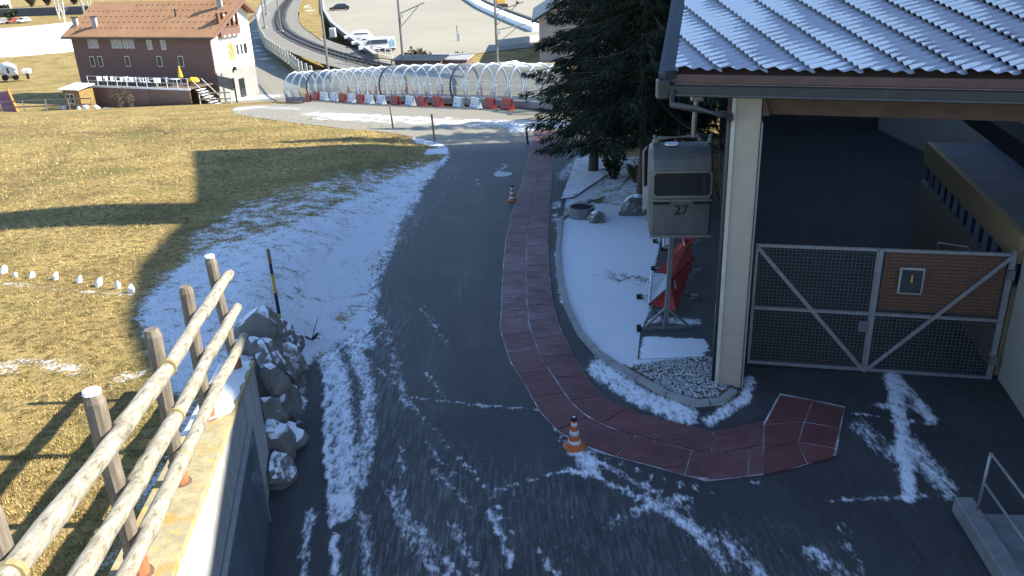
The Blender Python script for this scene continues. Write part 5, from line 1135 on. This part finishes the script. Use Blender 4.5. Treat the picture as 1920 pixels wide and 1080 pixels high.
# ------------------------------------------------------------------ cars
def car(label,x,y,z,rz,mat,L=4.4,Wd=1.8,Hh=1.5,van=False,name='parked_car',group='cars in the car park'):
    p=at_z(x,y,z); t_=thing(name,label,'van' if van else 'car',(p[0],p[1],z+.1),rz,group)
    if van: pr=[(-L/2,.45),(-L/2+.02,.85),(-L/2+.75,1.12),(-L/2+1.45,1.85),(-L/2+1.9,1.95),(L/2-.15,1.93),(L/2,1.2),(L/2,.45)]
    else: pr=[(-L/2,.42),(-L/2+.03,.72),(-L/2+1.05,.92),(-L/2+1.85,Hh-.08),(-L/2+2.4,Hh),(L/2-1.0,Hh-.04),(L/2-.25,.98),(L/2,.9),(L/2,.42)]
    n=len(pr); V=[];Fc=[]
    for yy,sh in ((-Wd/2,0),(-Wd/2+.06,1),(Wd/2-.06,1),(Wd/2,0)):
        for (a_,c_) in pr:
            tum=.14*max(0,(c_-.95))/.9
            V.append((a_*(1 if sh else .985),yy*(1-tum/ (Wd/2)*1.0),c_ if sh else c_*.985+.01))
    for j in range(3):
        for k in range(n): Fc.append((j*n+k,j*n+(k+1)%n,(j+1)*n+(k+1)%n,(j+1)*n+k))
    Fc+=[tuple(range(n))[::-1],tuple(range(3*n,4*n))]
    MB().add(V,Fc).build('body',mat,t_,bevel=.03); MB().box((0,0,.34),(L*.96,Wd*.93,.25)).build('sill',mBlack,t_)
    zw=1.0 if not van else 1.15; zh=(Hh-.14) if not van else 1.72
    for s in (-1,1):
        yb=s*(Wd/2-.005); yt=s*(Wd/2-.10)
        gl=[(-L/2+1.45,yb,zw),(-L/2+2.05,yt,zh),(L/2-(1.05 if not van else 1.3),yt,zh),(L/2-(.65 if not van else 1.25),yb,zw)] if not van else [(-L/2+1.75,yb,zw),(-L/2+1.8,yt,zh),(L/2-1.15,yt,zh),(L/2-1.1,yb,zw)]
        MB().prism(gl,(0,s*.012,0)).build('side_window',mPane,t_)
        if van: MB().prism([(-L/2+.98,yb,zw),(-L/2+1.5,yt,zh-.02),(-L/2+1.7,yt,zh),(-L/2+1.65,yb,zw)],(0,s*.012,0)).build('side_window',mPane,t_)
        MB().box((-L/2+.12,s*(Wd/2-.28),.68),(.16,.4,.16)).build('headlight',mFrameW,t_,bevel=.02); MB().box((L/2-.05,s*(Wd/2-.18),.9),(.1,.2,.2)).build('tail_light',mRedP,t_)
    a_,b_=(pr[2],pr[3]); MB().prism([(a_[0]+.08,-Wd/2+.16,a_[1]+.07),(a_[0]+.08,Wd/2-.16,a_[1]+.07),(b_[0]-.06,Wd/2-.22,b_[1]-.03),(b_[0]-.06,-Wd/2+.22,b_[1]-.03)],(-.03,0,.03)).build('windscreen',mPane,t_)
    for wx in (-L/2+.85,L/2-.85):
        for s in (-1,1):
            w_=thing('wheel','','') if False else None
            tyre=MB(); n=16; V=[];Fc=[]
            for yy,r in ((-.1,.27),(-.1,.33),(.1,.33),(.1,.27)):
                for k in range(n): q=6.2832*k/n; V.append((r*math.cos(q),yy,r*math.sin(q)))
            for j in range(3):
                for k in range(n): Fc.append((j*n+k,j*n+(k+1)%n,(j+1)*n+(k+1)%n,(j+1)*n+k))
            Fc+=[tuple(range(n))[::-1],tuple(range(3*n,4*n))]
            wl_=tyre.add(V,Fc).build('wheel',mBlack,t_,loc=(wx,s*(Wd/2-.11),.31)); MB().tube([(0,s*.09,0),(0,s*.115,0)],.19,12).build('rim',mSteel,wl_)
    return t_
mCarW=M('white_car_paint',(.80,.81,.82),None,2,.25,0,0,var=.04); mCarB=M('dark_car_paint',(.03,.04,.045),None,2,.25,0,0)
hd=.16
car('white hatchback parked farthest along the row of three by the wall',673,77,ZL,hd,mCarW,4.6,1.85,1.55)
car('small white car squeezed between the hatchback and the van',686,88,ZL,hd,mCarW,4.2,1.75,1.45)
vn=car('white passenger van with pale blue rear panel at the car park edge',708,98,ZL,hd,mCarW,5.3,1.95,1.95,True,'parked_van')
for s in (-1,1): MB().prism([(1.75,s*.97,.7),(2.6,s*.97,.75),(2.55,s*.93,1.6),(1.9,s*.93,1.72)],(0,s*.014,0)).build('blue_panel',M('pale_blue',(.35,.55,.66),None,3,.4),vn)
car('dark green-black estate car parked beyond the wall end',637,20,ZL,.12,mCarB,4.9,1.9,1.6)
# ------------------------------------------------------------------ far left: machine, cars, wall, trees
ZF=-8.4
def colcar(x,y,lab,c): car(lab,x,y,ZF,1.3,c,4.2,1.9,1.6,group='cars behind the snowfield')
colcar(24,44,'red car parked at the far edge of the snowfield',M('red_paint',(.35,.07,.04),None,2,.3)); colcar(45,43,'orange-windowed pale van at the far edge of the snowfield',mCarW); colcar(2,46,'silver car at the far edge of the snowfield',M('silver',(.45,.45,.47),None,2,.3,.4))
sm_=gnd(16,150); sm_=at_z(16,151,-7.9); o=thing('snow_machine','white covered snow machine parked on the far meadow','snow machine',tuple(sm_+[0,0,.2]),.15)
boulder('cover',(0,0,1.3),(2.6,1.2,1.25),41,o,3).data.materials[0]=mWhiteP; MB().box((1.2,-.8,1.4),(1.3,.9,.9)).build('window',mPane,o,bevel=.1); MB().box((2.9,0,1.0),(1.2,1.0,.8)).build('nose',mWhiteP,o,bevel=.15)
for x in (-1.5,0,1.5): MB().tube([(x,-1.1,.35),(x,-.8,.35)],.45,12).build('wheel',mBlack,o)
MB().box((3.0,-.3,.4),(.3,.3,1)).build('leg',mBlack,o)
p0=at_z(-60,34,ZF); p1=at_z(300,22,ZF); o=thing('far_wall','long dark grey retaining wall beyond the snowfield','wall',tuple(p0))
MB().beam((0,0,1.2),(p1[0]-p0[0],p1[1]-p0[1],1.2),.6,2.8).build('wall_body',M('slate_wall',(.10,.11,.125),None,.6,.9),o); MB().beam((0,0,2.7),(p1[0]-p0[0],p1[1]-p0[1],2.7),.9,.2).build('coping',mGround if False else mConc,o)
mBirch=M('birch_bark',(.62,.58,.50),(.30,.28,.24),2,.8,obj=False)
def birch(x,y,z,h,label,seed):
    r=np.random.default_rng(seed); b_=at_z(x,y,z); t_=thing('birch_tree',label,'tree',tuple(b_),0,'bare birches behind the restaurant'); tr=MB(); tw=MB()
    for k in range(3):
        a=r.uniform(0,6.28); q=[np.array([0,0,-.2]),np.array([.5*math.cos(a),.5*math.sin(a),h*.35]),np.array([1.5*math.cos(a),1.0*math.sin(a),h])]; tr.tube(q,[.22,.17,.05],6)
        for j in range(14):
            p=q[1]+(q[2]-q[1])*r.uniform(-.2,1); e_=p+np.array([r.normal()*1.2,r.normal()*1.2,r.uniform(.5,2)]); tw.tube([p,(p+e_)/2+r.normal(0,.1,3),e_],[.05,.03,.01],4,False)
    tr.build('trunk',mBirch,t_); tw.build('crown',mBirch,t_,fix=False)
for i,(x,y,l) in enumerate(((122,42,'bare birch clump nearest the restaurant roof end'),(112,38,'slender bare birch beside the dark wall'),(160,30,'bare birch rising behind the restaurant roof'),(172,28,'leaning bare birch behind the restaurant ridge'))): birch(x,y,ZF,11,l,60+i)
for i,(x,y,h,l) in enumerate(((10,30,4,'dark round bush beside the pale far house'),(22,36,3,'low dark bush behind the parked cars'),(60,12,5,'brown hedge clump above the far wall'),(90,10,5,'dark hedge clump above the far wall'),(140,8,5,'grey hedge clump above the far wall'))):
    shrub(at_z(x,y,ZF),h,2.2,40,l,M('dark_foliage',(.03,.04,.02)) if i!=2 else mDryL,'far_bush','bush','bushes beyond the snowfield',70+i,.3)
fh=at_z(-10,24,ZF); o=thing('far_house','small white house at the far corner beyond the snowfield','house',tuple(fh)); MB().box((-2,4,3),(9,8,6.5)).build('walls',mWhiteW,o); MB().prism([(-7,-.8,6.2),(3,-.8,6.2),(-2,-.8,9)],(0,9.5,0)).build('roof',mRoofR,o)
# ------------------------------------------------------------------ dry grass on the meadow (one mass of blades)
mBlade,t,b=newmat('dry_blades'); oi=N(t,'ShaderNodeAttribute',attribute_name='tone').outputs['Fac']
t.links.new(ramp(t,oi,[(0,(.13,.105,.036)),(.4,(.34,.245,.088)),(.75,(.49,.36,.14)),(1,(.60,.49,.24))]),b.inputs['Base Color']); b.inputs['Roughness'].default_value=.85; b.inputs['Specular IOR Level'].default_value=.15
n=120000; Yb=1/RNG.uniform(1/70,1/5.5,n); Xb=RNG.uniform(-.72,.05,n)*Yb-.5
toe=np.where(Yb<WC[1],wallx(Yb)-.75,np.interp(Yb,RE[:,1],RE[:,0])-.3); k=Xb<toe; Xb=Xb[k];Yb=Yb[k]; Zb=tz(Xb,Yb); P3=np.c_[Xb,Yb,Zb]; sn=snow_ground(proj(P3),P3)
k=RNG.random(len(Xb))>np.clip(sn*1.25-.05,0,.97); P3=P3[k]; n=len(P3); sc=np.clip(P3[:,1]/18,.75,2.4)
hh=RNG.uniform(.02,.065,n)*sc; a=RNG.uniform(0,6.283,n); wdt=.008*sc*RNG.uniform(.7,1.5,n); ln=RNG.normal(0,.55,(n,2))*hh[:,None]
V=np.empty((n,3,3)); V[:,0]=P3-np.c_[np.cos(a)*wdt,np.sin(a)*wdt,np.full(n,.01)]; V[:,1]=P3+np.c_[np.cos(a)*wdt,np.sin(a)*wdt,np.full(n,-.01)]; V[:,2]=P3+np.c_[ln,hh]
me=bpy.data.meshes.new('dry_grass'); me.from_pydata(V.reshape(-1,3).tolist(),[],np.arange(3*n).reshape(-1,3).tolist()); setattr_(me,'tone',np.repeat(np.clip(RNG.normal(.5,.26,n),0,1),3))
tag(link('dry_grass',me,mBlade),'short dry yellow grass covering the meadow slope','grass',kind='stuff')
